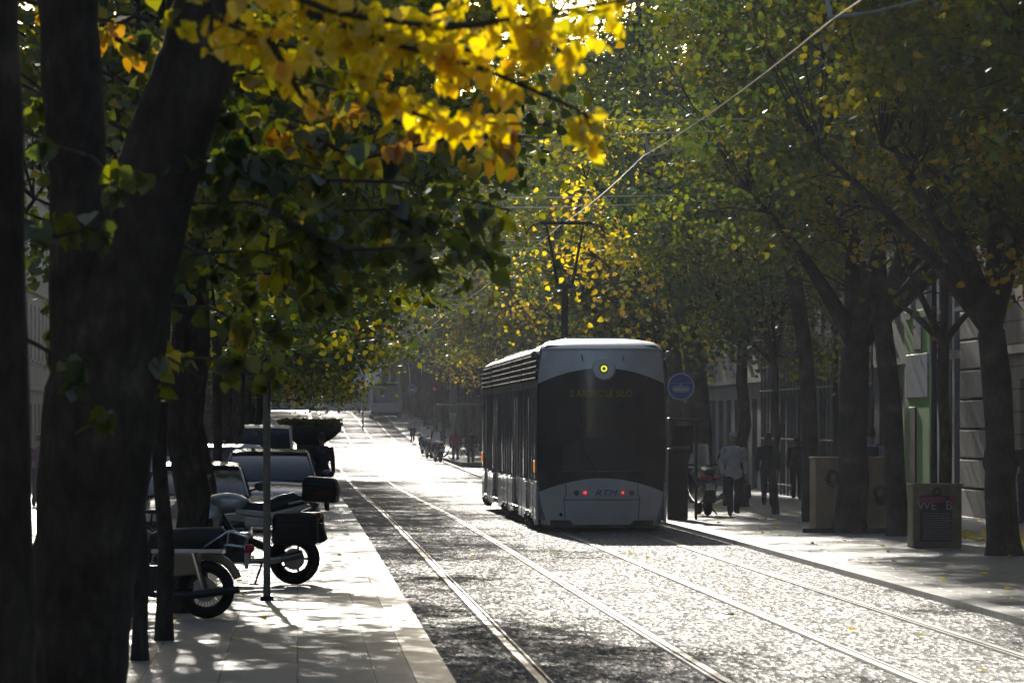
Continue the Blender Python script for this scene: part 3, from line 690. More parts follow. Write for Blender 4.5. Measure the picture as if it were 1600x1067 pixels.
    for (a, c) in zip(mods[:-1], mods[1:]):
        b = MB()
        for q in range(5):
            y = a[1] + .02 + q * .08; b.loft([[(p[0] * (.97 if k == 1 else .93), yy, p[2] * .99) for p in sec(0)] for k, yy in ((0, y), (1, y + .04), (0, y + .08))])
        b.build('gangway_bellows', M['rub'], t)
    # hand rail column of skirt edges at the rear corner
    b = MB(); b.box((-1.19, .53, .44), (.05, .20, .62)); b.box((-1.20, .47, .19), (.07, .10, .12)); b.box((1.19, .53, .44), (.05, .20, .62)); b.build('corner_skirt', M['tram'], t, bevel=.01)
    # pantograph
    y = 10.
    p = MB()
    p.box((-.24, y, 3.55), (.7, .9, .12)); p.cyl((-.24, y, 3.55), (-.24, y - .15, 4.72), .075, .06); p.build('lower_arm', M['blk'], t)
    p = MB(); cx = -.24
    p.box((cx, y - .15, 4.76), (.42, .10, .10))
    p.tube([(cx - .15, y - .15, 4.8), (cx - .27, y - .1, 5.5), (cx - .36, y, 5.98)], [.034, .028, .022], 8)
    p.tube([(cx + .15, y - .15, 4.8), (cx + .28, y - .1, 5.5), (cx + .38, y, 5.98)], [.034, .028, .022], 8)
    p.tube([(cx - .24, y - .12, 5.12), (cx, y - .1, 5.16), (cx + .23, y - .12, 5.10)], .016, 6); p.build('upper_arm', M['dark'], t)
    p = MB(); p.box((cx + .02, y - .12, 6.03), (1.06, .05, .045)); p.box((cx + .02, y + .12, 6.06), (1.06, .05, .045)); 
    for sx in (-1, 1): p.tube([(cx + .02 + sx * .52, y, 6.04), (cx + .02 + sx * .66, y, 6.01), (cx + .02 + sx * .76, y, 5.90), (cx + .02 + sx * .80, y, 5.82)], .018, 6)
    p.box((cx - .4, y, 6.0), (.05, .3, .05)); p.box((cx + .44, y, 6.0), (.05, .3, .05)); p.build('contact_bow', M['blk'], t)
    return t
tram()

# ------------------------------------------------------------------ overhead wires
def catenary():
    sup = [33, 61.6, 93.5, 125, 153, 189, 222, 255, 290, 330, 375, 420, 470, 530]
    for Lc, nm, lb in ((5.58, 'contact_wire', 'bright overhead wire running above the right track'), (2.65, 'contact_wire', 'overhead wire running above the left track')):
        b = MB(); pts = []
        for i in range(len(sup) - 1):
            for q in range(8):
                d = sup[i] + (sup[i + 1] - sup[i]) * q / 8; f = q / 8; st = .06 * (1 if i % 2 else -1) * (1 - 2 * f)
                pts.append(S(Lc + st, d, gz(d) + 6.28 - .08 * 4 * f * (1 - f)))
        b.tube(pts, .010, 5); o = b.build(nm, M['wire']); tag(o, lb, 'overhead wire')
    for i, d in enumerate(sup[1:]):
        z = gz(d) + 6.62
        lb = 'thin cable strung across the street carrying the overhead wires' + (', nearest the top of the picture' if i == 0 else '')
        t = thing('span_wire', lb, 'span wire', S(4.1, d, gz(d)), STREET, 'cross cables over the tracks')
        for k, dz in enumerate((0, .22)):
            b = MB(); n = 14
            b.tube([(-13 + 25 * q / n, 0, 6.62 + dz + .9 * ((q / n - .5) * 2) ** 2 * (1 if k == 0 else .5)) for q in range(n + 1)], .011, 5); b.build('cable', M['wire'], t)
        for Lr, sg in ((5.58, 1), (2.65, 1)):
            x = Lr - 4.1
            b = MB(); b.cyl((x - .02 * sg, 0, 6.64), (x + .04, 0, 6.30), .020, .028, n=8); b.build('hanger', M['signw'], t)
            b = MB(); b.tube([(x, 0, 6.29), (x + .5, 0, 6.36), (x + 1.3, 0, 6.56)], [.02, .018, .015], 6); b.build('steady_arm', M['wire'], t)
catenary()

# ------------------------------------------------------------------ buildings
LV = {}
def building(label, side, D0, D1, L, floors, wallm, seed, shop=None, group='buildings behind the trees'):
    """facade along the street; side=+1 right, -1 left"""
    rr = random.Random(seed); ln = D1 - D0
    t = thing('building', label, 'building', S(L, D0, gz(D0)), STREET, None)
    fh = 3.6; H = floors * fh + .6; dep = 10 * side
    n = max(1, round(ln / 3.4)); bw = ln / n; wall = MB()
    # cells
    def q(y0, y1, z0, z1, x=0.): wall.add([(x, y0, z0), (x, y1, z0), (x, y1, z1), (x, y0, z1)], [(0, 1, 2, 3)])
    ins = .28 * side
    for f in range(floors):
        zb = f * fh
        for i in range(n):
            y0 = i * bw; y1 = y0 + bw
            ww = 1.15 if f else min(bw - .9, 2.0); wy0 = (y0 + y1) / 2 - ww / 2; wy1 = wy0 + ww
            wz0 = zb + (.9 if f else .12); wz1 = zb + (2.95 if f else 2.9)
            q(y0, wy0, zb, zb + fh); q(wy1, y1, zb, zb + fh); q(wy0, wy1, zb, wz0); q(wy0, wy1, wz1, zb + fh)
            wall.add([(0, wy0, wz0), (0, wy1, wz0), (ins, wy1, wz0), (ins, wy0, wz0)], [(0, 1, 2, 3)]); wall.add([(0, wy0, wz1), (0, wy1, wz1), (ins, wy1, wz1), (ins, wy0, wz1)], [(0, 1, 2, 3)])
            wall.add([(0, wy0, wz0), (ins, wy0, wz0), (ins, wy0, wz1), (0, wy0, wz1)], [(0, 1, 2, 3)]); wall.add([(0, wy1, wz0), (ins, wy1, wz0), (ins, wy1, wz1), (0, wy1, wz1)], [(0, 1, 2, 3)])
            if (D0 < 240 or i % 2 == 0) and (f < 2 or D0 > 60):
                key = (round(ww, 2), round(wz1 - wz0, 2), side)
                if key not in LV:
                    g = MB(); hh = wz1 - wz0
                    g.box((0, 0, 0), (.02, ww, hh)); me1 = g.build('pane', M['glass']); fr = MB()
                    for yy in (-ww / 2 + .03, 0, ww / 2 - .03): fr.box((-.03 * side, yy, 0), (.06, .06, hh - .01))
                    for zz in (-hh / 2 + .03, hh * .18, hh / 2 - .03): fr.box((-.033 * side, 0, zz), (.055, ww - .01, .05))
                    me2 = fr.build('frame', M['frame']); sl = MB(); sl.box((-.02 * side, 0, 0), (.14, ww + .2, .08)); me3 = sl.build('sill', M['stone'])
                    LV[key] = (me1.data, me2.data, me3.data)
                    for o in (me1, me2, me3): bpy.data.objects.remove(o)
                a, b_, c_ = LV[key]
                wdw = obj_from('window', a, t); wdw.location = (ins * .8, (wy0 + wy1) / 2, (wz0 + wz1) / 2)
                fo = obj_from('frame', b_, wdw)
                if f:
                    so = obj_from('sill', c_, wdw); so.location = (-ins * .8 - .06 * side, 0, -(wz1 - wz0) / 2 - .05)
            else:
                q(wy0, wy1, wz0, wz1, ins)
    for f in range(1, floors + 1): wall.box((-.04 * side, ln / 2, f * fh - .12), (.14, ln, .16))
    # back, ends, top
    wall.add([(0, 0, 0), (dep, 0, 0), (dep, 0, H), (0, 0, H), (0, ln, 0), (dep, ln, 0), (dep, ln, H), (0, ln, H)], [(0, 1, 2, 3), (4, 5, 6, 7), (1, 5, 6, 2)])
    wall.add([(0, 0, floors * fh), (0, ln, floors * fh), (0, ln, H), (0, 0, H)], [(0, 1, 2, 3)])
    wall.build('wall', wallm, t, smooth=False)
    r = MB(); r.prism([(-.35 * side, H + .006), (dep, H + .006), (dep * .5, H + 1.9)], 1, -.02, ln + .02); r.build('roof', M['roofing'], t, smooth=False)
    c = MB(); c.box((-.14 * side, ln / 2, H - .12), (.26, ln + .03, .22)); c.build('cornice', M['stone'], t, bevel=.02)
    return t
W1 = wall_mat('stone_blocks', (.44, .34, .24), (.38, .30, .21)); W2 = wall_mat('grey_render', (.33, .32, .31), (.31, .30, .29), 3.6, .004, 7.); W3 = wall_mat('ochre_render', (.38, .30, .20), (.36, .28, .19), 3.6, .004, 9.); W4 = wall_mat('dark_render', (.20, .20, .21), (.18, .18, .19), 1.2, .01, 2.4)
RL = 14.2
building('grey rendered town house on the right side, behind the viewpoint', 1, -60, 0, RL, 4, W2, 60); building('ochre rendered town house on the right side, level with the viewpoint', 1, 0.2, 59.8, RL, 4, W3, 61); building('stone faced town house on the left side, behind the viewpoint', -1, -60, 29.8, -9.8, 4, W1, 62)
b1 = building('stone block building with pale pilasters behind the rightmost tree', 1, 60, 129.6, RL, 4, W1, 1)
b2 = building('narrow building with lime green shop front beside grey pilasters', 1, 129.75, 139.9, RL, 4, W2, 2)
b3 = building('dark building with tall barred openings behind the concrete block', 1, 140.05, 176, RL, 4, W4, 3)
for i, (a, c) in enumerate(((176.2, 205), (205.2, 240), (240.2, 290), (290.2, 345), (345.2, 400), (400.2, 470), (470.2, 560))):
    building(['pale rendered', 'ochre rendered', 'grey rendered', 'stone faced'][i % 4] + ' town house on the right side, ' + ['behind the round blue sign', 'seen through leaves beyond the scooter', 'behind the far tram shelter', 'behind the distant crowd', 'far along the right row of trees', 'deep in the distance on the right', 'nearest the street end on the right'][i], 1, a, c, RL, 4, [W2, W3, W2, W1][i % 4], i + 5)
for i, (a, c) in enumerate(((30, 62), (62.2, 95), (95.2, 128), (128.2, 165), (165.2, 210), (210.2, 260), (260.2, 330), (330.2, 410), (410.2, 500), (500.2, 600))):
    building(['grey rendered', 'stone faced', 'ochre rendered'][i % 3] + ' town house on the left side, ' + ['nearest the viewpoint', 'behind the big forked trunk', 'level with the parked motorcycles', 'behind the parked cars', 'behind the white van', 'past the plant topped kiosk', 'far along the left row', 'deep in the left distance', 'level with the distant bus', 'nearest the street end on the left'][i], -1, a, c, -9.8, 4, [W2, W1, W3][i % 3], i + 30)
def facade_px(x): return RL * F / (x - 465.0)     # distance of the right facade at photo column x
# details of the right hand facades (children of their building)
def on(b, D0, y0): return (y0)
b = MB()
for x0, x1 in ((1497, 1537),):
    d1, d0 = facade_px(x0) * (RL - .2) / RL, facade_px(x1) * (RL - .2) / RL
    for k in range(9): b.box((-.08, (d0 + d1) / 2 - 60, .35 + k * .62), (.18, d1 - d0, .59))
b.build('pilaster', M['stone'], b1, bevel=.03)
b = MB()
for x in (1456, 1466, 1478, 1490): d = facade_px(x) * (RL - .12) / RL; b.box((-.07, d - 60, 3.2), (.12, .42, 6.4)); b.box((-.08, d - 60, 6.3), (.16, .6, .2))
b.build('pilaster', mat('grey_blue_stone', (.23, .235, .26), .8, var=.15), b1, bevel=.02)
d = facade_px(1513); sg = MB(); sg.box((-.28, d - 60, 3.65), (.03, .62, .55)); s_ = sg.build('number_sign', M['signw'], b1)
# the sign faces the street obliquely, built as a projecting plate facing the viewer
nb = thing('number_sign', 'white plate with purple disc reading 43 fixed to the stone facade', 'sign', S(RL - .62, d, 3.45), STREET)
bpy.data.objects.remove(s_)
sg = MB(); sg.box((0, 0, 0), (.40, .03, .40)); sg.box((.28, .03, .12), (.30, .03, .03)); sg.build('plate', M['signw'], nb)
sg = MB(); sg.cyl((0, -.016, 0), (0, -.026, 0), .17, n=32); sg.build('disc', M['mag'], nb)
text('number', '43', .21, M['signw'], nb, (0, -.03, -.075), ext=.003)
# green shop front
b = MB(); b.box((-.05, 3.4, 2.3), (.10, 5.4, 4.6)); gf = b.build('shop_front', M['green'], b2, bevel=.02)
b = MB(); b.box((-.11, 3.2, 3.1), (.04, 4.6, 1.0)); b.build('shop_panel', M['gpanel'], b2, bevel=.02)
b = MB(); b.box((-.115, 3.0, 4.1), (.04, 1.6, .8)); b.build('poster_panel', mat('shop_poster', (.25, .18, .2), .7, var=.6, scale=3), b2)
b = MB(); b.box((-.12, 4.1, 1.25), (.05, 1.4, 2.3)); b.build('shop_door', M['post'], b2, bevel=.02)
b = MB()
for k in range(30): b.cyl((-.35, 1 + k * 1.15, 0), (-.35, 1 + k * 1.15, 4.2), .035, n=6)
for z in (.3, 1.6, 3.0, 4.15): b.tube([(-.35, .8, z), (-.35, 34.8, z)], .03, 6)
b.build('bars', M['galv'], b3)

# end of street: grey concrete building
t = thing('concrete_building', 'long blue grey concrete building across the end of the street behind the bus', 'building', S(6, 632, gz(632)), STREET)
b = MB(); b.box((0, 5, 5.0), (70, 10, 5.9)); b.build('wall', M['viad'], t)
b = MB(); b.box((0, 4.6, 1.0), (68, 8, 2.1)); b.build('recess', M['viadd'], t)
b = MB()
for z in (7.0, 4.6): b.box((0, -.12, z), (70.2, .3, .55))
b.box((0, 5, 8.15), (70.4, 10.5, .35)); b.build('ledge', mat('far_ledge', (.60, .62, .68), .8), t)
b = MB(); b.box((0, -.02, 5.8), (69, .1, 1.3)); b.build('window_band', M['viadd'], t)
for k in range(26):
    b = MB(); b.box((-31 + k * 2.45, -.05, 2.2), (.42, .6, 4.4)); b.build('column', M['viad'], t)

# ------------------------------------------------------------------ posts, signs, boxes
def tram_sign(name, label, x, yc, D, r, base_y=None):
    p = PX(x, yc, D); z0 = gz(D) + WALK; hc = p.z - z0
    t = thing(name, label, 'sign', (p.x, D, z0), 0)
    b = MB(); b.cyl((0, .04, 0), (0, .04, hc + .1), .035, n=12); b.cyl((0, .04, 0), (0, .04, .04), .09, n=12); b.build('post', M['galv'], t)
    b = MB(); b.cyl((0, 0, hc), (0, .02, hc), r, n=40); d = b.build('rim', M['signw'], t)
    b = MB(); b.cyl((0, -.006, hc), (0, .001, hc), r * .90, n=40); f = b.build('blue_disc', M['sign'], t)
    b = MB(); k = r / .31
    def P2(pts): b.prism([(a * k, hc + c * k) for a, c in pts], 1, -.012, -.004)
    P2([(-.17, -.10), (.17, -.10), (.20, -.055), (-.20, -.055)]); P2([(-.20, -.05), (.20, -.05), (.155, .01), (-.155, .01)])
    P2([(-.012, .015), (.012, .015), (.012, .08), (-.012, .08)]); P2([(-.26, .075), (.26, .075), (.26, .083), (-.26, .083)]); P2([(-.17, -.13), (.17, -.13), (.17, -.118), (-.17, -.118)])
    b.build('tram_symbol', M['signw'], t)
    b = MB()
    for q in range(5): b.box(((-.12 + q * .06) * k, -.013, hc - .018 * k), (.035 * k, .002, .028 * k))
    b.build('symbol_window', M['sign'], t)
tram_sign('tram_stop_sign', 'round blue sign with white tram symbol just right of the tram', 1064, 604, 131, .305)
tram_sign('tram_stop_sign', 'small distant round blue sign right of the far bus', 644, 608, 400, .30)
# left sign post with edge-on plate
L, D = LD(417, 938); t = thing('sign_post', 'slim weathered pole with sign plate seen edge on beside the touring motorcycle', 'sign post', S(L, D), STREET)
b = MB(); b.cyl((0, 0, 0), (0, 0, 2.62), .040, n=14); b.build('pole', M['galv2'], t)
b = MB(); b.cyl((0, 0, 0), (0, 0, .05), .075, n=14); b.box((.06, 0, .006), (.26, .14, .012)); b.build('base_plate', M['dark'], t)
b = MB(); b.box((.055, 0, 2.45), (.028, .45, .46)); b.build('sign_plate', M['galv2'], t, bevel=.004)

def graffiti(parent, cx, cz, y, r, seed):
    rr = random.Random(seed); b = MB()
    for k in range(9):
        a0 = rr.uniform(0, 6.28); pts = []
        for q in range(8):
            a = a0 + q * rr.uniform(.3, .75); rad = r * rr.uniform(.5, 1); pts.append((cx + math.cos(a) * rad * .8, y, cz + math.sin(a) * rad))
        b.tube(pts, .007, 4)
    b.build('graffiti', M['graf'], parent)
def planter(label, x0, x1, ytop, ybot, dep, m, seed):
    L0, D = LD(x0, ybot); s = F / D; wd = (x1 - x0) / s; h = (ybot - ytop) / s
    t = thing('concrete_block', label, 'concrete block', S(L0 + wd / 2, D), STREET, None)
    b = MB(); b.box((0, dep / 2, h / 2 + .0), (wd, dep, h)); b.build('body', m, t, bevel=.025)
    b = MB(); b.box((0, dep / 2, h - .02), (wd + .03, dep + .03, .05)); b.build('coping', m, t, bevel=.012)
    return t, wd, h
t, wd, h = planter('long beige concrete block with black graffiti behind the stout tree', 1274, 1393, 714, 832, 1.2, M['conc'], 1)
graffiti(t, -wd / 2 + .30, h * .72, -.008, .17, 2); graffiti(t, wd / 2 - .18, h * .5, -.008, .2, 5)
b = MB(); b.box((-.08, -.03, .04), (wd + .3, .14, .08)); b.build('plinth', M['blk'], t)
t, wd, h = planter('small concrete box with dark event poster reading WE behind the thin tree', 1426, 1503, 756, 856, .8, M['conc2'], 2)
graffiti(t, 0, h * .86, -.008, .10, 7)
b = MB(); b.box((-.02, -.012, h * .46), (wd * .66, .012, h * .72)); po = b.build('poster', M['post'], t)
b = MB(); b.box((-.07, -.022, h * .755), (wd * .52, .006, .085)); b.box((.24, -.023, h * .765), (.10, .006, .11)); b.build('pink_band', M['pink'], po)
text('headline', 'WE', .20, M['txt'], po, (-.16, -.022, h * .60), ext=.002); text('headline', 'B', .20, M['txt'], po, (.18, -.022, h * .60), ext=.002)
rr = random.Random(3); b = MB()
for k in range(12):
    x = -wd * .29
    while x < wd * .27:
        q = rr.uniform(.02, .06); b.box((x + q / 2, -.020, h * .54 - k * .036), (q, .003, .010)); x += q + .012
b.build('print_lines', M['txt'], po)

def bollard(x, ybot, h, label):
    L, D = LD(x, ybot); t = thing('bollard', label, 'bollard', S(L, D), 0, 'bollards on the right pavement')
    b = MB(); b.tube([(0, 0, 0), (0, 0, h * .86), (0, 0, h * .9), (0, 0, h * .97), (0, 0, h)], [.055, .05, .075, .07, .02], 16); b.build('shaft', M['blk'], t)
    b = MB(); b.cyl((0, 0, h * .76), (0, 0, h * .8), .056, n=16); b.build('band', M['signw'], t)
bollard(1526, 795, 1.1, 'dark bollard left of the rightmost tree trunk'); bollard(1437, 790, 1.1, 'dark bollard behind the left corner of the poster box'); bollard(1466, 788, 1.1, 'dark bollard behind the poster box, next to thin tree'); bollard(1133, 790, 1.0, 'dark bollard between scooter and the man with the cap')

# dark ticket cabinet right of tram
L, D = LD(1069, 812); t = thing('ticket_shelter', 'dark slim shelter cabinet with flat roof right beside the tram', 'shelter', S(L, D), STREET)
b = MB(); b.box((-.12, .3, .72), (.40, .5, 1.44)); b.box((-.22, .3, 1.0), (.06, .06, 2.0)); b.box((.26, .3, 1.0), (.06, .06, 2.0)); b.build('cabinet', M['blk'], t, bevel=.02)
b = MB(); b.box((0.04, .3, 2.02), (.72, .9, .08)); b.build('roof', M['dark'], t, bevel=.02)
b = MB(); b.box((-.02, .06, 1.62), (.40, .04, .55)); b.build('glass_panel', M['glass'], t)
b = MB(); b.tube([(-.28, .02, 1.46), (.14, .02, 1.46)], .02, 8); b.build('rim', M['galv'], t)

def lamp(x, y, D, label, globe):
    p = PX(x, y, D); z0 = gz(D) + WALK; h = p.z - z0
    t = thing('street_lamp', label, 'street lamp', (p.x, D, z0), 0, 'street lamps on the right side')
    b = MB(); b.tube([(.9, 0, 0), (.9, 0, .5), (.9, 0, h * .6), (.9, 0, h + .9)], [.11, .075, .06, .05], 12); b.tube([(.9, 0, h + .6), (.6, 0, h + .95), (.2, 0, h + .85), (0, 0, h + .45)], .03, 8); b.build('pole', M['dark'], t)
    b = MB(); b.tube([(0, 0, h + .5), (0, 0, h + .42), (0, 0, h + .18), (0, 0, h + .10)], [.04, .09, .27, .29], 20); b.build('hood', M['lampb'], t)
    b = MB(); b.ell((0, 0, h), (.17 if globe else .14, .17 if globe else .14, .16)); b.build('globe', M['lampg'], t)
lamp(1248, 352, 142, 'street lamp with bright white globe among the leaves beside the leaning tree', True)
lamp(1108, 374, 163, 'street lamp with blue grey conical hood above the tram stop sign', False)
lamp(1392, 462, 122, 'street lamp hood half hidden between the two middle trunks', False)

# ------------------------------------------------------------------ people
def person(label, x, yfeet, height, heading, top, legs, skin, hair, walk=.25, armL=0., armR=0., cap=None, bag=None, hairlen=0, LDpos=None, base=WALK, lenj=.0, group=None, fine=True):
    L, D = LDpos if LDpos else LD(x, yfeet, base)
    t = thing('person', label, 'person', S(L, D, base=base), heading, group); k = height / 1.75
    J = dict(pel=(0, 0, .95), wst=(0, 0, 1.08), ch=(0, -.005, 1.30), nk=(0, .01, 1.49), hd=(0, -.01, 1.635))
    segs = []  # (p, q, r0, r1, label)
    def sg(a, b, r0, r1, m, fl=1.): segs.append((Vector(a), Vector(b), r0, r1, m, fl))
    T, G, K = 0, 1, 2
    sg((0, .0, 1.0), (0, 0, 1.33), .135, .15, T); sg((-.11, 0, 1.37), (.11, 0, 1.37), .095, .095, T); sg((-.07, 0, .97), (.07, 0, .97), .12, .12, T if lenj else G)
    if lenj: sg((-.07, 0, .97 - lenj), (.07, 0, .97 - lenj), .125, .125, T)
    sg((0, .01, 1.42), (0, 0, 1.56), .06, .055, K)
    for s, ph in ((-1, walk), (1, -walk)):
        hip = Vector((s * .095, 0, .93)); kn = Vector((s * .10, -.10 * ph / .25 * 1.0 - .03, .50)); an = Vector((s * .10, -.26 * ph / .25 + (.05 if ph < 0 else 0), .09 + (.05 if ph < -.1 else 0)))
        sg(hip, kn, .104, .078, G); sg(kn, an, .074, .060, G); sg(an + Vector((0, .03, -.045)), an + Vector((s * .02, -.15, -.055)), .042, .036, 3)
    for s, ph in ((-1, armL), (1, armR)):
        sh = Vector((s * .195, 0, 1.40)); el = Vector((s * .25, .03 + ph * -.12, 1.13)); wr = Vector((s * .255, -.03 - ph * .35, .90 + abs(ph) * .12))
        sg(sh, el, .072, .060, T); sg(el, wr, .058, .046, T)
        dn = (wr - el).normalized(); pm = wr + dn * .06; sg(wr, pm, .030, .036, K, .6)
        for f in range(4):
            ln = (.075, .085, .08, .062)[f]; o0 = pm + dn * .03 + Vector((0, -.030 + .020 * f, 0)); m1 = o0 + dn * ln * .5; m2 = m1 + dn * ln * .45 + Vector((-s * .02, 0, 0))
            sg(o0, m1, .0105, .0095, K); sg(m1, m2, .0095, .008, K)
        th0 = wr + dn * .025 + Vector((0, -.025, 0)); sg(th0, th0 + dn * .04 + Vector((-s * .008, -.03, 0)), .014, .010, K)
    b = MB()
    for (p, q, r0, r1, m, fl) in segs: b.tube([p - (q - p).normalized() * r0 * .5, p, q, q + (q - p).normalized() * r1 * .5], [r0 * .7, r0, r1, r1 * .7], 12)
    b.ell((0, -.005, 1.24), (.205, .130, .24)); b.ell((0, 0, 1.0), (.165, .12, .13))
    b.ell((0, 0, 1.645), (.076, .095, .115)); b.ell((0, -.035, 1.59), (.055, .06, .06)); b.ell((0, -.10, 1.63), (.014, .025, .025)); b.ell((-.078, .01, 1.635), (.012, .022, .032)); b.ell((.078, .01, 1.635), (.012, .022, .032))
    b.ell((0, -.088, 1.585), (.025, .014, .008))
    o = b.build('body', [top, legs, skin, M['blk']], t)
    md = o.modifiers.new('r', 'REMESH'); md.mode = 'VOXEL'; md.voxel_size = .009 if fine else .02; md.use_smooth_shade = True
    sm = o.modifiers.new('s', 'SMOOTH'); sm.iterations = 3; sm.factor = .5
    baked(o); me = o.data; 
    n = len(me.polygons); c = np.empty(n * 3); me.polygons.foreach_get('center', c); c = c.reshape(-1, 3)
    best = np.full(n, 1e9); idx = np.zeros(n, np.int32)
    for (p, q, r0, r1, m, fl) in segs:
        p_, q_ = np.array(p), np.array(q); d = q_ - p_; u = np.clip(((c - p_) @ d) / (d @ d), 0, 1); ds = np.linalg.norm(c - p_ - u[:, None] * d, axis=1) - (r0 + (r1 - r0) * u)
        w = ds < best; best[w] = ds[w]; idx[w] = m
    idx[c[:, 2] > 1.52] = 2
    idx[(idx == 1) & (c[:, 2] > (.93 - lenj))] = 0
    while len(me.materials) < 4: me.materials.append(M['blk'])
    for i_, mm in enumerate((top, legs, skin, M['blk'])): me.materials[i_] = mm
    me.polygons.foreach_set('material_index', idx); me.polygons.foreach_set('use_smooth', [True] * n)
    h = MB()
    if cap:
        h.ell((0, .012, 1.70), (.088, .105, .075)); h.tube([(0, -.07, 1.688), (0, -.15, 1.675)], [.07, .055], 14, True, .2)
        h.build('cap', cap, t)
        e = MB()
        for sx in (-.03, .03): e.ell((sx, -.088, 1.642), (.012, .008, .007))
        e.build('eyes', M['blk'], t)
    else:
        h.ell((0, .018, 1.675), (.088, .10, .098))
        if hairlen: h.ell((0, .055, 1.60 - hairlen / 2), (.085, .06, .06 + hairlen / 2))
        hh = h.build('hair', hair, t)
    if bag == 'back':
        h = MB(); h.box((0, .19, 1.22), (.30, .17, .42)); h.box((0, .285, 1.12), (.22, .06, .2)); bg = thing('backpack', 'black backpack worn by the person in pale blue behind the concrete block', 'backpack', t.location, heading); bg.scale = (k, k, k); h.build('pack', M['blk'], bg, bevel=.04)
        h = MB()
        for sx in (-1, 1): h.tube([(sx * .10, .11, 1.40), (sx * .12, .0, 1.465), (sx * .12, -.11, 1.36), (sx * .13, -.03, 1.1), (sx * .12, .12, 1.04)], .016, 6)
        h.build('strap', M['jblk'], bg)
    if bag == 'hand':
        wr = Vector((.255, -.03 - armR * .35, .78)); bg = thing('shopping_bag', 'dark shopping bag hanging from the hand of the capped man', 'bag', t.location, heading); bg.scale = (k, k, k)
        h = MB(); h.box(wr + Vector((.03, 0, -.26)), (.12, .30, .30), None, .85); h.build('bag_body', M['jblk'], bg, bevel=.03)
        h = MB(); h.tube([wr + Vector((.03, -.09, -.13)), wr + Vector((0, -.05, .03)), wr + Vector((0, .05, .03)), wr + Vector((.03, .09, -.13))], .008, 6); h.build('handle', M['blk'], bg)
    t.scale = (k, k, k)
    return t
person('man in grey zip jacket and pale cap walking beside the scooter', 1146, 806, 1.76, R(8), M['jgrey'], M['jeans'], M['skin'], None, .16, .1, .1, cap=M['cap'], bag='hand', lenj=.10)
person('person in black coat and trousers walking away left of the leaning tree', 1245, 781, 1.68, R(182), M['jblk'], M['jblk'], M['skin2'], M['hair'], .22, .2, -.2, lenj=.14)
person('person in black coat half hidden by the slim tree behind the capped man', 1200, 792, 1.72, R(180), M['jblk'], M['jeans'], M['skin2'], M['hair'], .2, .15, -.1, lenj=.1)
person('person in pale blue shirt with a backpack behind the long concrete block', 1361, 0, 1.83, R(176), M['jblu'], M['jeans'], M['skin'], M['hair'], .15, 0, 0, bag='back', LDpos=((1361 - 465) / 80., F / 80.))
person('fair haired person in dark clothes mostly hidden by the rightmost tree trunk', 1553, 0, 1.75, R(20), M['jblk'], M['jeans'], M['skin'], M['blond'], .2, .3, .3, LDpos=((1558 - 465) / 78., F / 78.))
person('person in dark clothes cut by the right edge of the picture', 1600, 0, 1.75, R(-10), M['jblk'], M['jeans'], M['skin'], M['hair'], .2, .3, .3, LDpos=((1606 - 465) / 80., F / 80.))
person('man in black jacket walking away beside the parked dark saloon', 505, 0, 1.74, R(178), M['jblk'], M['jblk'], M['skin2'], M['hair'], .2, .1, -.1, LDpos=((503 - 465) / 70., F / 70.))
person('person in pale blue top seen between the slim left trunks', 239, 0, 1.75, R(150), M['jblu'], M['jeans'], M['skin'], M['hair'], .2, .1, .1, LDpos=((239 - 465) / 74., F / 74.))
person('person in plum top standing between the leftmost trunk and the forked trunk', 62, 0, 1.7, R(170), mat('plum_cloth', (.16, .05, .10), .9), M['jeans'], M['skin'], M['hair'], .1, .0, .0, LDpos=((62 - 465) / 66., F / 66.))
for x, s, lb, c in ((645, 25.2, 'distant person with reddish hair at the front of the crowd', M['jgrey']), (664, 27.5, 'distant person in dark clothes beside the parked motorcycles', M['jblk']), (682, 30, 'distant person in dark coat left of the red jacket', M['jblk']), (712, 33, 'person in a red jacket beside the tram front end', M['jred']), (736, 34.5, 'dark dressed person right next to the far end of the tram', M['jblk']), (530, 17, 'far pedestrian crossing left of the box truck', M['jblk'])):
    person(lb, x, 0, 1.72, R(180 if s > 26 else 10), c, M['jeans'], M['skin2'], M['blond'] if s < 26 and s > 20 else M['hair'], .2, .1, -.1, LDpos=((x - 465) / s, F / s), fine=False)

# ------------------------------------------------------------------ two wheelers (local +x = rear, side view; x forward is -x)
def wheel(parent, c, r, wd, spokes=6, m_rim=None, name='wheel', disc=True):
    c = Vector(c)
    b = MB(); b.ring(c, (0, 1, 0), r - wd * .5, wd * .5, 36, 10); w = b.build(name, M['rub'], parent)
    b = MB(); b.ring(c, (0, 1, 0), r - wd * 1.05, .014, 36, 6); b.cyl(c + Vector((0, -.06, 0)), c + Vector((0, .06, 0)), .045, n=14)
    for k in range(spokes):
        a = k * 2 * math.pi / spokes; b.tube([c, c + Vector((math.cos(a) * (r - wd), 0, math.sin(a) * (r - wd)))], .014 if spokes < 10 else .003, 5)
    b.build('rim', m_rim or M['silver'], w)
    if disc: b = MB(); b.cyl(c + Vector((0, -.07, 0)), c + Vector((0, -.064, 0)), r * .42, n=24); b.build('brake_disc', M['steel'], w)
    return w
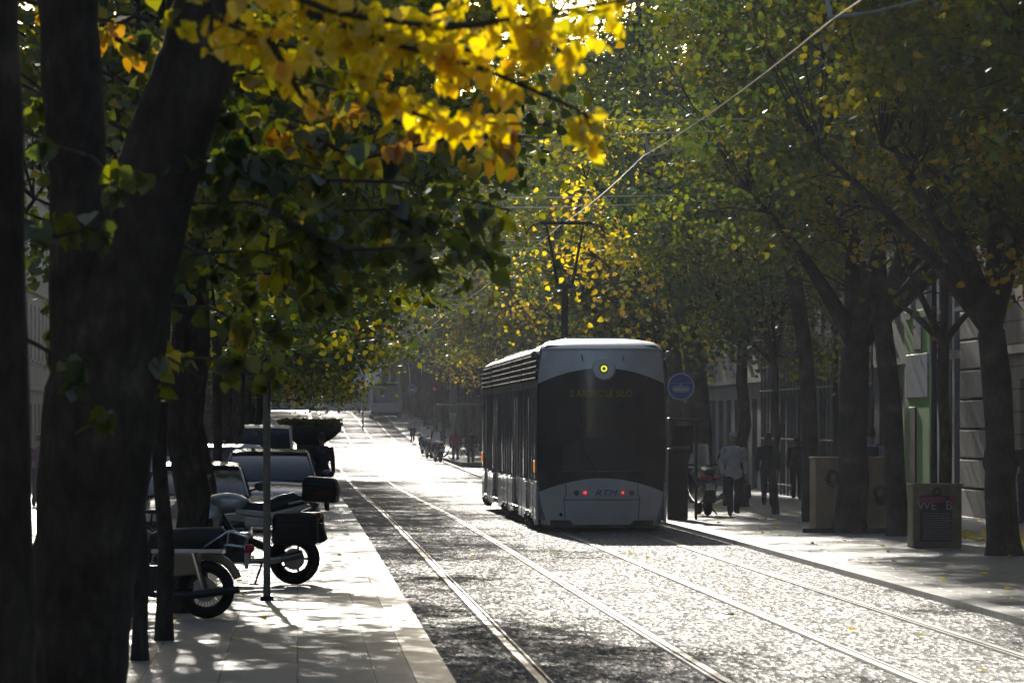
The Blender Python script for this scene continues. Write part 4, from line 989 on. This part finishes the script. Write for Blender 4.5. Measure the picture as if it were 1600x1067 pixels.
def touring(label, L, D, rz):
    t = thing('motorcycle', label, 'motorcycle', S(L, D), rz)
    wheel(t, (0, 0, .31), .31, .13, 5, M['dark']); wheel(t, (-1.48, 0, .31), .31, .11, 5, M['dark'])
    b = MB(); b.tube([(-.95, 0, .9), (-.75, 0, .62), (-.35, 0, .45), (0, 0, .31)], [.05, .05, .05, .04], 8); b.box((-.78, 0, .45), (.45, .42, .36)); b.cyl((-.8, -.32, .48), (-.8, .32, .48), .12, n=18); b.build('engine', M['dark'], t, bevel=.02)
    b = MB(); b.tube([(-.6, -.15, .28), (-.2, -.2, .3), (.12, -.2, .38)], [.03, .045, .05], 12); b.build('exhaust_pipe', M['steel'], t)
    # fairing: silver shell
    def fair(a, c):
        return None
    b = MB(); secs = []
    for (x, zt, zb, wd) in ((-1.55, .88, .72, .10), (-1.45, 1.02, .60, .24), (-1.25, 1.13, .46, .30), (-1.02, 1.02, .50, .30), (-.85, .99, .60, .26)):
        n = 14; secs.append([(x, math.cos(q / n * 2 * math.pi) * wd, (zt + zb) / 2 + math.sin(q / n * 2 * math.pi) * (zt - zb) / 2) for q in range(n)])
    b.loft(secs); b.build('fairing', M['silver'], t, sub=1)
    b = MB(); b.box((-1.12, -.285, .73), (.14, .03, .16)); b.box((-.98, -.285, .73), (.05, .03, .14)); b.build('air_vent', M['blk'], t, bevel=.01)
    b = MB(); b.ell((-.82, 0, .98), (.28, .17, .13)); b.build('fuel_tank', M['silver'], t)
    b = MB(); b.tube([(-.68, 0, 1.0), (-.55, 0, .90), (-.35, 0, .88), (-.15, 0, .97), (.0, 0, 1.01), (.12, 0, 1.0)], [.07, .10, .12, .12, .11, .05], 14, True, 1.); o = b.build('seat', M['seat'], t)
    b = MB(); b.prism([(-.72, .86), (-.2, .78), (.20, .93), (.16, .98), (-.25, .88), (-.7, .92)], 1, -.16, .16); b.prism([(-.62, .84), (-.30, .80), (-.28, .70), (-.58, .70)], 1, -.18, .18); b.build('side_panel', M['silver'], t, bevel=.02)
    b = MB(); b.tube([(-.05, -.17, .98), (.15, -.18, 1.02), (.28, -.12, 1.0), (.28, .12, 1.0), (.15, .18, 1.02), (-.05, .17, .98)], .014, 8); b.build('grab_rail', M['silver'], t)
    b = MB(); b.box((.22, 0, .82), (.16, .26, .10)); b.prism([(.10, .80), (.34, .74), (.40, .55), (.34, .50), (.28, .66), (.1, .72)], 1, -.10, .10); b.build('tail', M['blk'], t, bevel=.02)
    b = MB(); b.box((.31, 0, .84), (.04, .20, .07)); b.build('tail_light', M['redlens'], t, bevel=.01)
    # panniers
    for s in (-1, 1):
        b = MB(); b.box((.05, s * .36, .68), (.56, .22, .38), None, .94); pn = b.build('pannier', M['blk'], t, bevel=.05)
        b = MB(); b.tube([(-.22, s * .475, .72), (.32, s * .475, .72)], .008, 6); b.build('latch_strip', M['dark'], pn)
    b = MB(); b.box((.32, 0, 1.10), (.42, .44, .20), Matrix.Rotation(R(4), 3, 'Y')); b.box((.32, 0, 1.235), (.44, .46, .13), Matrix.Rotation(R(4), 3, 'Y'), .80); tc = b.build('top_case', M['blk'], t, bevel=.035)
    b = MB(); b.box((.537, 0, 1.10), (.012, .30, .06)); b.box((.38, -.226, 1.11), (.22, .012, .05)); b.build('reflector', mat('dark_red_lens', (.10, .012, .015), .3), tc)
    # front end
    b = MB(); b.tube([(-1.48, -.1, .31), (-1.27, -.1, .95)], .028, 8); b.tube([(-1.48, .1, .31), (-1.27, .1, .95)], .028, 8); b.build('fork', M['steel'], t)
    b = MB(); b.tube([(-1.05, -.38, 1.08), (-1.15, -.25, 1.10), (-1.18, 0, 1.06), (-1.15, .25, 1.10), (-1.05, .38, 1.08)], .015, 8); b.build('handlebar', M['blk'], t)
    b = MB(); b.grid(lambda a, c: (-1.42 + .22 * c + .16 * (2 * a - 1) ** 2, (2 * a - 1) * .26, 1.03 + .30 * c), 10, 6); b.build('windscreen', M['wind'], t, thick=.004)
    for s in (-1, 1):
        b = MB(); b.tube([(-1.25, s * .22, 1.1), (-1.22, s * .40, 1.22)], .009, 6); b.ell((-1.22, s * .44, 1.25), (.03, .08, .055)); b.build('mirror', M['cream'], t)
    b = MB(); b.tube([(-.35, -.12, .35), (-.45, -.25, .02)], .014, 8); b.box((-.46, -.26, .012), (.10, .06, .015)); b.build('side_stand', M['blk'], t)
    return t
L, D = LD(460, 913)
touring('white silver touring motorcycle with black panniers and top case on left pavement', L, D, R(-4))
def classic(label, L, D, rz):
    t = thing('motorcycle', label, 'motorcycle', S(L, D), rz)
    wheel(t, (0, 0, .29), .29, .10, 30, M['dark']); wheel(t, (-1.28, 0, .30), .30, .09, 30, M['chrome'])
    b = MB(); b.tube([(.335 * math.cos(R(a)), 0, .30 + .335 * math.sin(R(a))) for a in range(18, 130, 12)], .045, 10); b.build('rear_mudguard', M['cream'], t)
    b = MB(); b.tube([(-1.28 + .345 * math.cos(R(a)), 0, .30 + .345 * math.sin(R(a))) for a in range(30, 170, 14)], .04, 10); b.build('front_mudguard', M['cream'], t)
    b = MB(); b.tube([(-.62, 0, .76), (-.45, 0, .79), (-.1, 0, .79), (.16, 0, .80), (.22, 0, .79)], [.06, .11, .13, .12, .06], 14, True, 1.0); b.build('seat', M['seat'], t)
    b = MB(); b.box((-.18, 0, .675), (.72, .25, .05)); b.build('seat_trim', M['chrome'], t, bevel=.01)
    b = MB(); b.ell((-.80, 0, .80), (.28, .15, .14)); b.build('fuel_tank', M['cream'], t)
    b = MB(); b.prism([(-.42, .66), (-.02, .66), (-.08, .44), (-.36, .42)], 1, -.15, .15); b.build('side_cover', M['cream'], t, bevel=.02)
    b = MB(); b.box((-.62, 0, .40), (.40, .26, .26)); b.cyl((-.68, 0, .5), (-.74, 0, .72), .10, n=16)
    for k in range(5): b.cyl((-.69 - .01 * k, 0, .54 + .035 * k), (-.69 - .01 * k, 0, .548 + .035 * k), .13, n=16)
    b.build('engine', M['dark'], t, bevel=.015)
    b = MB(); b.tube([(-.9, -.1, .5), (-.85, -.14, .30), (-.5, -.16, .24), (-.1, -.17, .24), (.36, -.17, .30)], [.022, .022, .03, .04, .038], 12); b.build('exhaust_pipe', M['dark'], t)
    b = MB()
    for s in (-1, 1): b.tube([(.0, s * .12, .72), (.25, s * .13, .88), (.42, s * .10, .82), (.38, s * .08, .72), (.2, s * .1, .74)], .010, 6); b.tube([(0, s * .14, .3), (-.1, s * .14, .66)], .03, 8)
    b.tube([(.42, -.1, .82), (.42, .1, .82)], .01, 6); b.build('luggage_rack', M['chrome'], t)
    b = MB(); b.ell((.44, 0, .70), (.05, .06, .05)); b.build('tail_light', M['redlens'], t)
    b = MB(); b.box((.41, 0, .58), (.012, .2, .16)); b.build('number_plate', M['plate'], t)
    b = MB()
    for s in (-1, 1): b.tube([(-1.28, s * .08, .30), (-1.05, s * .08, .88)], .024, 8)
    b.tube([(-.88, -.36, .98), (-1.02, -.2, 1.0), (-1.05, 0, .94), (-1.02, .2, 1.0), (-.88, .36, .98)], .012, 8); b.ell((-1.16, 0, .86), (.09, .1, .1)); b.build('fork', M['chrome'], t)
    b = MB(); b.tube([(-.75, 0, .80), (-.4, 0, .64), (-.1, 0, .64)], .025, 8); b.tube([(-1.05, 0, .85), (-.9, 0, .35), (-.4, 0, .28), (0, 0, .29)], .025, 8); b.build('frame', M['blk'], t)
    return t
L, D = LD(322, 966)
classic('old cream and chrome motorcycle with flat black seat in front of the touring one', L, D, R(-6))
def maxi(label, L, D, rz):
    """scooter seen from the rear: local +y away from viewer (forward)"""
    t = thing('scooter', label, 'scooter', S(L, D), rz)
    def wy(c, r, wd):
        b = MB(); b.ring(c, (1, 0, 0), r - wd * .5, wd * .5, 32, 10); w = b.build('wheel', M['rub'], t); b = MB(); b.cyl(Vector(c) - Vector((.05, 0, 0)), Vector(c) + Vector((.05, 0, 0)), r - wd * .9, n=24); b.build('rim', M['dark'], w)
    wy((0, .30, .27), .27, .15); wy((0, 1.75, .28), .28, .13)
    b = MB(); secs = []
    for (y, zt, zb, wd) in ((.0, .82, .66, .12), (.12, .90, .52, .20), (.45, .90, .36, .25), (.9, .72, .26, .26), (1.2, .60, .22, .25), (1.45, 1.02, .30, .30), (1.75, 1.05, .55, .24), (1.95, .85, .62, .10)):
        n = 16; secs.append([(math.cos(q / n * 2 * math.pi) * wd, y, (zt + zb) / 2 + math.sin(q / n * 2 * math.pi) * (zt - zb) / 2) for q in range(n)])
    b.loft(secs); b.build('body_shell', M['scoot'], t, sub=1)
    b = MB(); b.tube([(0, .05, .92), (0, .35, .96), (0, .75, .86), (0, 1.0, .80)], [.12, .17, .17, .12], 14, True, .55); b.build('seat', M['seat'], t)
    b = MB(); b.box((0, -.10, .62), (.20, .02, .15)); b.build('number_plate', M['plate'], t)
    b = MB(); b.prism([(-.12, .50), (.12, .50), (.09, .28), (-.09, .28)], 1, -.09, -.07); b.build('mud_flap', M['blk'], t)
    for s in (-1, 1):
        b = MB(); b.box((s * .13, -.01, .80), (.16, .06, .07), Matrix.Rotation(s * R(-12), 3, 'Y')); b.build('tail_light', M['redlens'], t, bevel=.015)
        b = MB(); b.tube([(s * .1, 1.35, 1.05), (s * .36, 1.3, 1.08)], .016, 8); b.tube([(s * .3, 1.5, 1.1), (s * .42, 1.45, 1.22)], .009, 6); b.ell((s * .44, 1.45, 1.24), (.07, .03, .05)); b.build('handlebar', M['blk'], t)
    b = MB(); b.tube([(.24, .9, .28), (.25, .3, .34), (.26, -.1, .42)], [.03, .06, .065], 14); b.build('exhaust_pipe', M['dark'], t)
    b = MB(); b.grid(lambda a, c: ((2 * a - 1) * (.25 - .08 * c), 1.78 - .25 * c - .10 * (2 * a - 1) ** 2, 1.0 + .52 * c), 10, 8); b.build('windshield', M['wind'], t, thick=.004)
    b = MB(); b.tube([(0, .5, .3), (-.22, .45, .02)], .015, 8); b.tube([(0, .5, .3), (.22, .45, .02)], .015, 8); b.build('stand', M['blk'], t)
    return t
L, D = LD(1109, 806)
maxi('dark maxi scooter with clear windshield and red tail lights beside the capped man', L, D, R(6))
for x, s, lb in ((668, 28.5, 'distant parked scooter, first in the row below the crowd'), (676, 30, 'distant parked scooter in the middle of the row below the crowd'), (690, 32, 'distant parked scooter nearest the platform edge')):
    maxi(lb, (x - 465) / s, F / s, R(10))
def bicycle(label, L, D, rz, base=WALK):
    t = thing('bicycle', label, 'bicycle', S(L, D, base=base), rz)
    wheel(t, (.52, 0, .34), .34, .035, 20, M['steel'], disc=False); wheel(t, (-.52, 0, .34), .34, .035, 20, M['steel'], disc=False)
    b = MB(); P = dict(bb=(.08, 0, .29), st=(.2, 0, .78), hd=(-.34, 0, .82), hb=(-.37, 0, .68), r=(.52, 0, .34), f=(-.52, 0, .34))
    for a, c in (('bb', 'st'), ('bb', 'hb'), ('st', 'hd'), ('hd', 'hb'), ('bb', 'r'), ('st', 'r'), ('hb', 'f')): b.tube([P[a], P[c]], .016, 8)
    b.build('frame', M['carblk'], t)
    b = MB(); b.tube([(-.34, 0, .82), (-.36, 0, .98)], .014, 8); b.tube([(-.25, -.26, 1.0), (-.36, -.2, 1.0), (-.38, 0, .99), (-.36, .2, 1.0), (-.25, .26, 1.0)], .012, 8); b.build('handlebar', M['blk'], t)
    b = MB(); b.tube([(.2, 0, .78), (.22, 0, .90)], .013, 8); b.ell((.24, 0, .93), (.14, .07, .03)); b.build('saddle', M['blk'], t)
    b = MB(); b.cyl((.08, -.03, .29), (.08, .03, .29), .09, n=20); b.tube([(.08, .05, .29), (.2, .05, .17), (.2, .12, .17)], .01, 6); b.tube([(.08, -.05, .29), (-.04, -.05, .41), (-.04, -.12, .41)], .01, 6); b.build('crank', M['dark'], t)
L, D = LD(208, 925); bicycle('black bicycle half hidden between the forked trunk and the slim trunks', L, D, R(8))
bicycle('distant bicycle standing on the platform in front of the red jacketed person', (727 - 465) / 33.4, F / 33.4 - 1.0, R(0), base=.3)

# ------------------------------------------------------------------ cars
def car(name, label, L, D, kind, paint, w=1.8, ln=4.5, h=1.45, rz=None, cat='car'):
    """nose towards the viewer: local -y is the front; origin at front centre"""
    t = thing(name, label, cat, S(L, D), STREET if rz is None else rz); hw = w / 2
    if kind == 'car': st = [(0, .50, .30, .80), (.06, .62, .20, .90), (.30, .74, .18, .97), (.9, .86, .17, 1), (1.35, .93, .17, 1), (ln - 1.1, .98, .17, 1), (ln - .4, .96, .2, .98), (ln, .80, .32, .88)]
    else: st = [(0, .55, .32, .86), (.06, .80, .22, .93), (.5, 1.02, .2, 1), (.9, 1.12, .2, 1), (ln - .1, 1.12, .2, 1), (ln, 1.1, .3, .97)]
    secs = []
    for (y, zt, zb, kw) in st:
        a = hw * kw; secs.append([(-a * .90, y, zb), (-a, y, zb + .15), (-a * 1.0, y, zt * .62), (-a * .95, y, zt - .05), (-a * .86, y, zt), (0, y, zt + .035), (a * .86, y, zt), (a * .95, y, zt - .05), (a, y, zt * .62), (a, y, zb + .15), (a * .90, y, zb)])
    b = MB(); b.loft(secs); body = b.build('body', paint, t, sub=1)
    # greenhouse
    if kind == 'car': gs = [(1.15, .90, .90, .0), (1.95, h - .05, .74, 1), (2.6, h, .73, 1), (ln - 1.35, h - .04, .72, 1), (ln - .55, .93, .88, 0)]
    elif kind == 'conv': gs = []
    else: gs = [(.75, 1.08, .93, 0), (1.45, h - .08, .84, 1), (1.8, h, .84, 1), (ln - .3, h, .84, 1), (ln - .02, 1.1, .92, 0)]
    bel = .88 if kind == 'car' else 1.05
    secs = []
    for (y, z, kt, _) in gs:
        a = hw * kt; bb = hw * .92; secs.append([(-bb, y, bel), (-a, y, z), (-a * .6, y, z + .02), (a * .6, y, z + .02), (a, y, z), (bb, y, bel)])
    g = MB(); g.loft(secs); gh = g.build('windows', M['glass'], t)
    r = MB(); rs = []
    for (y, z, kt, q) in gs:
        if q: a = hw * kt + .01; rs.append([(-a, y, z - .05), (-a + .02, y, z + .022), (-a * .6, y, z + .042), (a * .6, y, z + .042), (a - .02, y, z + .022), (a, y, z - .05)])
    r.loft(rs)
    for s in (-1, 1):
        g0, g1, gn, gm = gs[0], gs[1], gs[-1], gs[-2]
        r.tube([(s * hw * .91, g0[0] - .02, bel - .01), (s * (hw * g1[2] + .005), g1[0], g1[1])], .028, 6); r.tube([(s * hw * .91, gn[0] + .0, bel), (s * (hw * gm[2] + .005), gm[0], gm[1])], .045, 6)
        r.tube([(s * (hw * .92 + .005), (gs[1][0] + gs[-2][0]) / 2, bel), (s * (hw * .76), (gs[1][0] + gs[-2][0]) / 2, h - .04)], .03, 6)
    r.build('roof', paint, t, bevel=.005)
    for s in (-1, 1):
        for y in (.85, ln - .85):
            b = MB(); b.ring((s * (hw - .10), y, .31), (1, 0, 0), .23, .085, 28, 10); wl = b.build('wheel', M['rub'], t); b = MB(); b.cyl((s * (hw - .17), y, .31), (s * (hw - .03), y, .31), .19, n=22); b.build('hubcap', M['silver'], wl)
        b = MB(); b.box((s * hw * .70, .06, .62 if kind == 'car' else .74), (.36, .14, .15), Matrix.Rotation(s * R(12), 3, 'Z')); b.build('headlight', M['lampg'], t, bevel=.03)
        b = MB(); b.tube([(s * hw * .92, 1.45, .96), (s * (hw + .06), 1.42, 1.0)], .02, 6); b.ell((s * (hw + .12), 1.42, 1.03), (.11, .05, .075)); b.build('mirror', paint, t)
    b = MB()
    for k in range(4): b.box((0, -.012, .50 + k * .045), (.74, .03, .018))
    b.box((0, .0, .57), (.76, .02, .2)); b.build('grille', M['chrome'] if kind == 'car' and w > 1.75 else M['blk'], t)
    b = MB(); b.box((0, -.03, .36), (w * .86, .10, .20)); b.build('bumper', paint, t, bevel=.04)
    b = MB(); b.box((0, -.088, .37), (.50, .015, .11)); b.build('number_plate', M['plate'], t)
    return t
mc = car('parked_car', 'dark saloon car with chrome grille and round emblem parked facing the viewer', -.50, 103.5, 'car', M['carblk'], 1.84, 4.6, 1.44)
b = MB(); b.ring((0, -.03, .60), (0, 1, 0), .10, .012, 24, 6)
for k in range(3): a = R(90 + 120 * k); b.tube([(0, -.03, .60), (math.cos(a) * .10, -.03, .60 + math.sin(a) * .10)], [.018, .004], 6)
b.build('emblem', M['chrome'], mc)
car('parked_car', 'small blue grey car partly hidden by the touring motorcycle', -1.45, 83.5, 'car', M['cargrn'], 1.62, 3.7, 1.34)
car('parked_car', 'white car just behind the dark saloon, only its roof visible', -1.35, 111, 'car', M['white'], 1.75, 4.3, 1.50)
car('parked_van', 'white van with blue tinted windscreen under the plant topped kiosk', -.95, 146, 'van', M['white'], 1.8, 4.8, 1.92, cat='van')
car('parked_van', 'white van glinting between two slim trunks far left', -4.0, 176, 'van', M['white'], 1.9, 4.8, 2.1, cat='van')
for x, s, lb, p in ((498, 17.5, 'small distant dark car at the far left of the crossing', M['carblk']), (548, 16.5, 'small distant silver car left of the far bus', M['silver'])):
    car('distant_car', lb, (x - 465) / s, F / s, 'car', p, 1.8, 4.4, 1.45)

# plant topped kiosk
p = PX(484, 700, 165); t = thing('kiosk', 'dark kiosk with boat shaped canopy topped with green plants', 'kiosk', (p.x, 165, gz(165) + WALK), STREET)
b = MB(); b.loft([[(-.35, 0, 1.45), (.35, 0, 1.45), (.35, 1.2, 1.45), (-.35, 1.2, 1.45)], [(-.55, -.2, 1.62), (.65, -.2, 1.62), (.65, 1.4, 1.62), (-.55, 1.4, 1.62)], [(-.85, -.4, 1.83), (.88, -.4, 1.83), (.88, 1.6, 1.83), (-.85, 1.6, 1.83)], [(-.9, -.4, 1.95), (.9, -.4, 1.95), (.9, 1.6, 1.95), (-.9, 1.6, 1.95)]]); b.build('canopy', M['blk'], t, smooth=False)
b = MB(); b.box((0, .6, .72), (.75, 1.2, 1.5)); b.build('cabin', M['dark'], t, bevel=.03)
rng = np.random.default_rng(77); c = np.stack([rng.uniform(-.88, .88, 1600), rng.uniform(-.4, 1.6, 1600), rng.uniform(1.95, 2.13, 1600)], 1)
obj_from('plants', leaf_mesh('plants', c, .09, rng.normal(.42, .1, 1600), rng, GREEN, droop=-.5), t)

# ------------------------------------------------------------------ far end: bus, truck, signals, platform, shelter
D = F / 19.3; t = thing('bus', 'distant white bus with blue windscreen coming towards the viewer', 'bus', S((604 - 465) / 19.3, D, base=.02), STREET)
b = MB(); prof = [(-1.22, .3), (-1.25, 1.0), (-1.22, 2.7), (-1.1, 3.0), (1.1, 3.0), (1.22, 2.7), (1.25, 1.0), (1.22, .3)]
b.loft([[(x, y, z) for x, z in prof] for y in (0, 12)]); b.build('body', M['busblue'], t, bevel=.06)
b = MB(); b.box((0, -.02, 1.95), (2.1, .06, 1.25)); b.build('windscreen', M['busglass'], t, bevel=.03)
b = MB(); b.box((0, -.03, 2.74), (1.9, .06, .22)); b.build('destination_box', M['blk'], t)
b = MB(); b.box((0, -.06, .42), (2.44, .14, .3)); b.build('bumper', M['dark'], t, bevel=.04)
for s in (-1, 1):
    b = MB(); b.box((s * .9, -.04, .78), (.36, .06, .18)); b.build('headlight', M['lampg'], t, bevel=.02)
    b = MB(); b.tube([(s * 1.2, .0, 2.8), (s * 1.42, -.25, 2.75), (s * 1.45, -.3, 2.5)], .025, 6); b.box((s * 1.45, -.3, 2.35), (.16, .08, .34)); b.build('mirror', M['blk'], t)
    for y in (2.4, 9.5): b = MB(); b.ring((s * 1.12, y, .46), (1, 0, 0), .36, .12, 24, 8); b.build('wheel', M['rub'], t)
    b = MB(); b.box((s * 1.255, 6, 1.9), (.03, 11, 1.1)); b.build('side_window', M['busglass'], t)
D = F / 17; t = thing('box_truck', 'distant box truck in shade left of the bus', 'truck', S((546 - 465) / 17, D, base=.02), STREET)
b = MB(); b.box((0, 3.8, 1.85), (2.2, 4.6, 2.3)); b.build('cargo_box', M['galv2'], t, bevel=.04)
b = MB(); b.loft([[(-.98, 0, .5), (.98, 0, .5), (.98, 0, 1.2), (-.98, 0, 1.2)], [(-1, .3, .45), (1, .3, .45), (.95, .3, 2.1), (-.95, .3, 2.1)], [(-1, 1.4, .45), (1, 1.4, .45), (.95, 1.4, 2.2), (-.95, 1.4, 2.2)]]); b.build('cab', M['white'], t, bevel=.03)
b = MB(); b.loft([[(-.82, .02, 1.28), (.82, .02, 1.28), (.78, .26, 1.98), (-.78, .26, 1.98)], [(-.82, .3, 1.28), (.82, .3, 1.28), (.78, .32, 1.98), (-.78, .32, 1.98)]]); b.build('windscreen', M['glass'], t)
for s in (-1, 1):
    for y in (.9, 5): b = MB(); b.ring((s * .95, y, .4), (1, 0, 0), .3, .11, 22, 8); b.build('wheel', M['rub'], t)
def signal(x, y, D, label, red):
    p = PX(x, y, D); z0 = gz(D) + WALK; h = p.z - z0; t = thing('traffic_light', label, 'traffic light', (p.x, D, z0), 0)
    b = MB(); b.cyl((0, 0, 0), (0, 0, h + .3), .06, n=10); b.build('pole', M['galv'], t)
    b = MB(); b.box((0, -.12, h), (.3, .2, .85)); b.build('housing', M['blk'], t, bevel=.03)
    for k in range(3): b = MB(); b.cyl((0, -.22, h + .27 - .27 * k), (0, -.26, h + .27 - .27 * k), .10, n=16); b.build('lens', M['redsig'] if k == 0 and red else M['dark'], t)
signal(679, 616, 300, 'traffic light with red lens above the far crowd', True)
signal(567, 600, 420, 'traffic light with red lens left of the far bus', True)
# platform slab
t = thing('platform', 'raised pale platform slab at the end of the tram stop', 'platform', S(8.9, 262, gz(262)), STREET)
b = MB(); b.box((0, 20, .17), (3.1, 40, .26)); b.build('slab', M['railc'], t, bevel=.02)
b = MB(); b.box((-1.42, 20, .312), (.3, 40, .02)); b.build('edge_strip', M['stone'], t)
D = 330; t = thing('tram_shelter', 'distant dark tram shelter with flat pale edged roof', 'shelter', S(9.2, D), STREET)
b = MB(); b.box((0.4, 2, 2.72), (3.3, 5, .12)); b.build('roof', M['galv2'], t)
for x in (-.9, 1.7):
    for y in (.2, 3.8): b = MB(); b.cyl((x, y, 0), (x, y, 2.7), .05, n=8); b.build('post', M['dark'], t)
b = MB(); b.box((1.6, 2, 1.4), (.04, 3.6, 1.9)); b.build('glass_wall', M['glass'], t)
b = MB(); b.box((.4, 3.4, .5), (2.0, .4, .08)); b.build('bench', M['dark'], t)

# ------------------------------------------------------------------ light, sky, air, camera
SUN_EL = R(15.8); SUN_AZ = R(-4.1)      # azimuth measured from +Y (view axis), negative = to the left
w = bpy.data.worlds.new('World'); scene.world = w; w.use_nodes = True; nt = w.node_tree; nt.nodes.clear()
sky = nt.nodes.new('ShaderNodeTexSky'); sky.sky_type = 'NISHITA'; sky.sun_disc = False; sky.sun_elevation = SUN_EL; sky.sun_rotation = SUN_AZ
bg = nt.nodes.new('ShaderNodeBackground'); bg.inputs[1].default_value = .15; out = nt.nodes.new('ShaderNodeOutputWorld')
nt.links.new(sky.outputs[0], bg.inputs[0]); nt.links.new(bg.outputs[0], out.inputs[0])
sl = bpy.data.lights.new('sun', 'SUN'); sl.energy = 5.0; sl.angle = R(.5); sl.color = (1, .93, .82)
so = bpy.data.objects.new('sun', sl); COL.objects.link(so)
dirv = Vector((math.sin(SUN_AZ) * math.cos(SUN_EL), math.cos(SUN_AZ) * math.cos(SUN_EL), math.sin(SUN_EL)))
so.rotation_euler = dirv.to_track_quat('Z', 'Y').to_euler(); so.location = (0, -5, 40)

HAZE = .00019
if HAZE:
    b = MB(); b.box((0, 500, 29), (460, 1100, 62)); o = b.build('haze', M['blk'], None, smooth=False)
    m, n2, out = nodes('haze'); pv = n2.nodes.new('ShaderNodeVolumePrincipled'); pv.inputs['Density'].default_value = HAZE; pv.inputs['Color'].default_value = (.85, .9, 1, 1); pv.inputs['Anisotropy'].default_value = .35
    n2.links.new(pv.outputs[0], out.inputs['Volume']); o.data.materials.clear(); o.data.materials.append(m); tag(o, 'thin bluish haze hanging in the street', 'haze', None, 'stuff')

cam = bpy.data.cameras.new('camera'); co = bpy.data.objects.new('camera', cam); COL.objects.link(co); scene.camera = co
co.location = (0, 0, CAMH); co.rotation_euler = (R(90), 0, 0)
cam.sensor_width = 36; cam.lens = F / 1600 * 36; cam.shift_y = (HY - 533.5) / 1600; cam.clip_start = .5; cam.clip_end = 6000
cam.dof.use_dof = True; cam.dof.focus_distance = 105; cam.dof.aperture_fstop = cam.lens / 1000 / .020
scene.render.engine = 'CYCLES'
scene.view_settings.view_transform = 'Standard'; scene.view_settings.look = 'None'; scene.view_settings.exposure = 0.18; scene.view_settings.gamma = 1
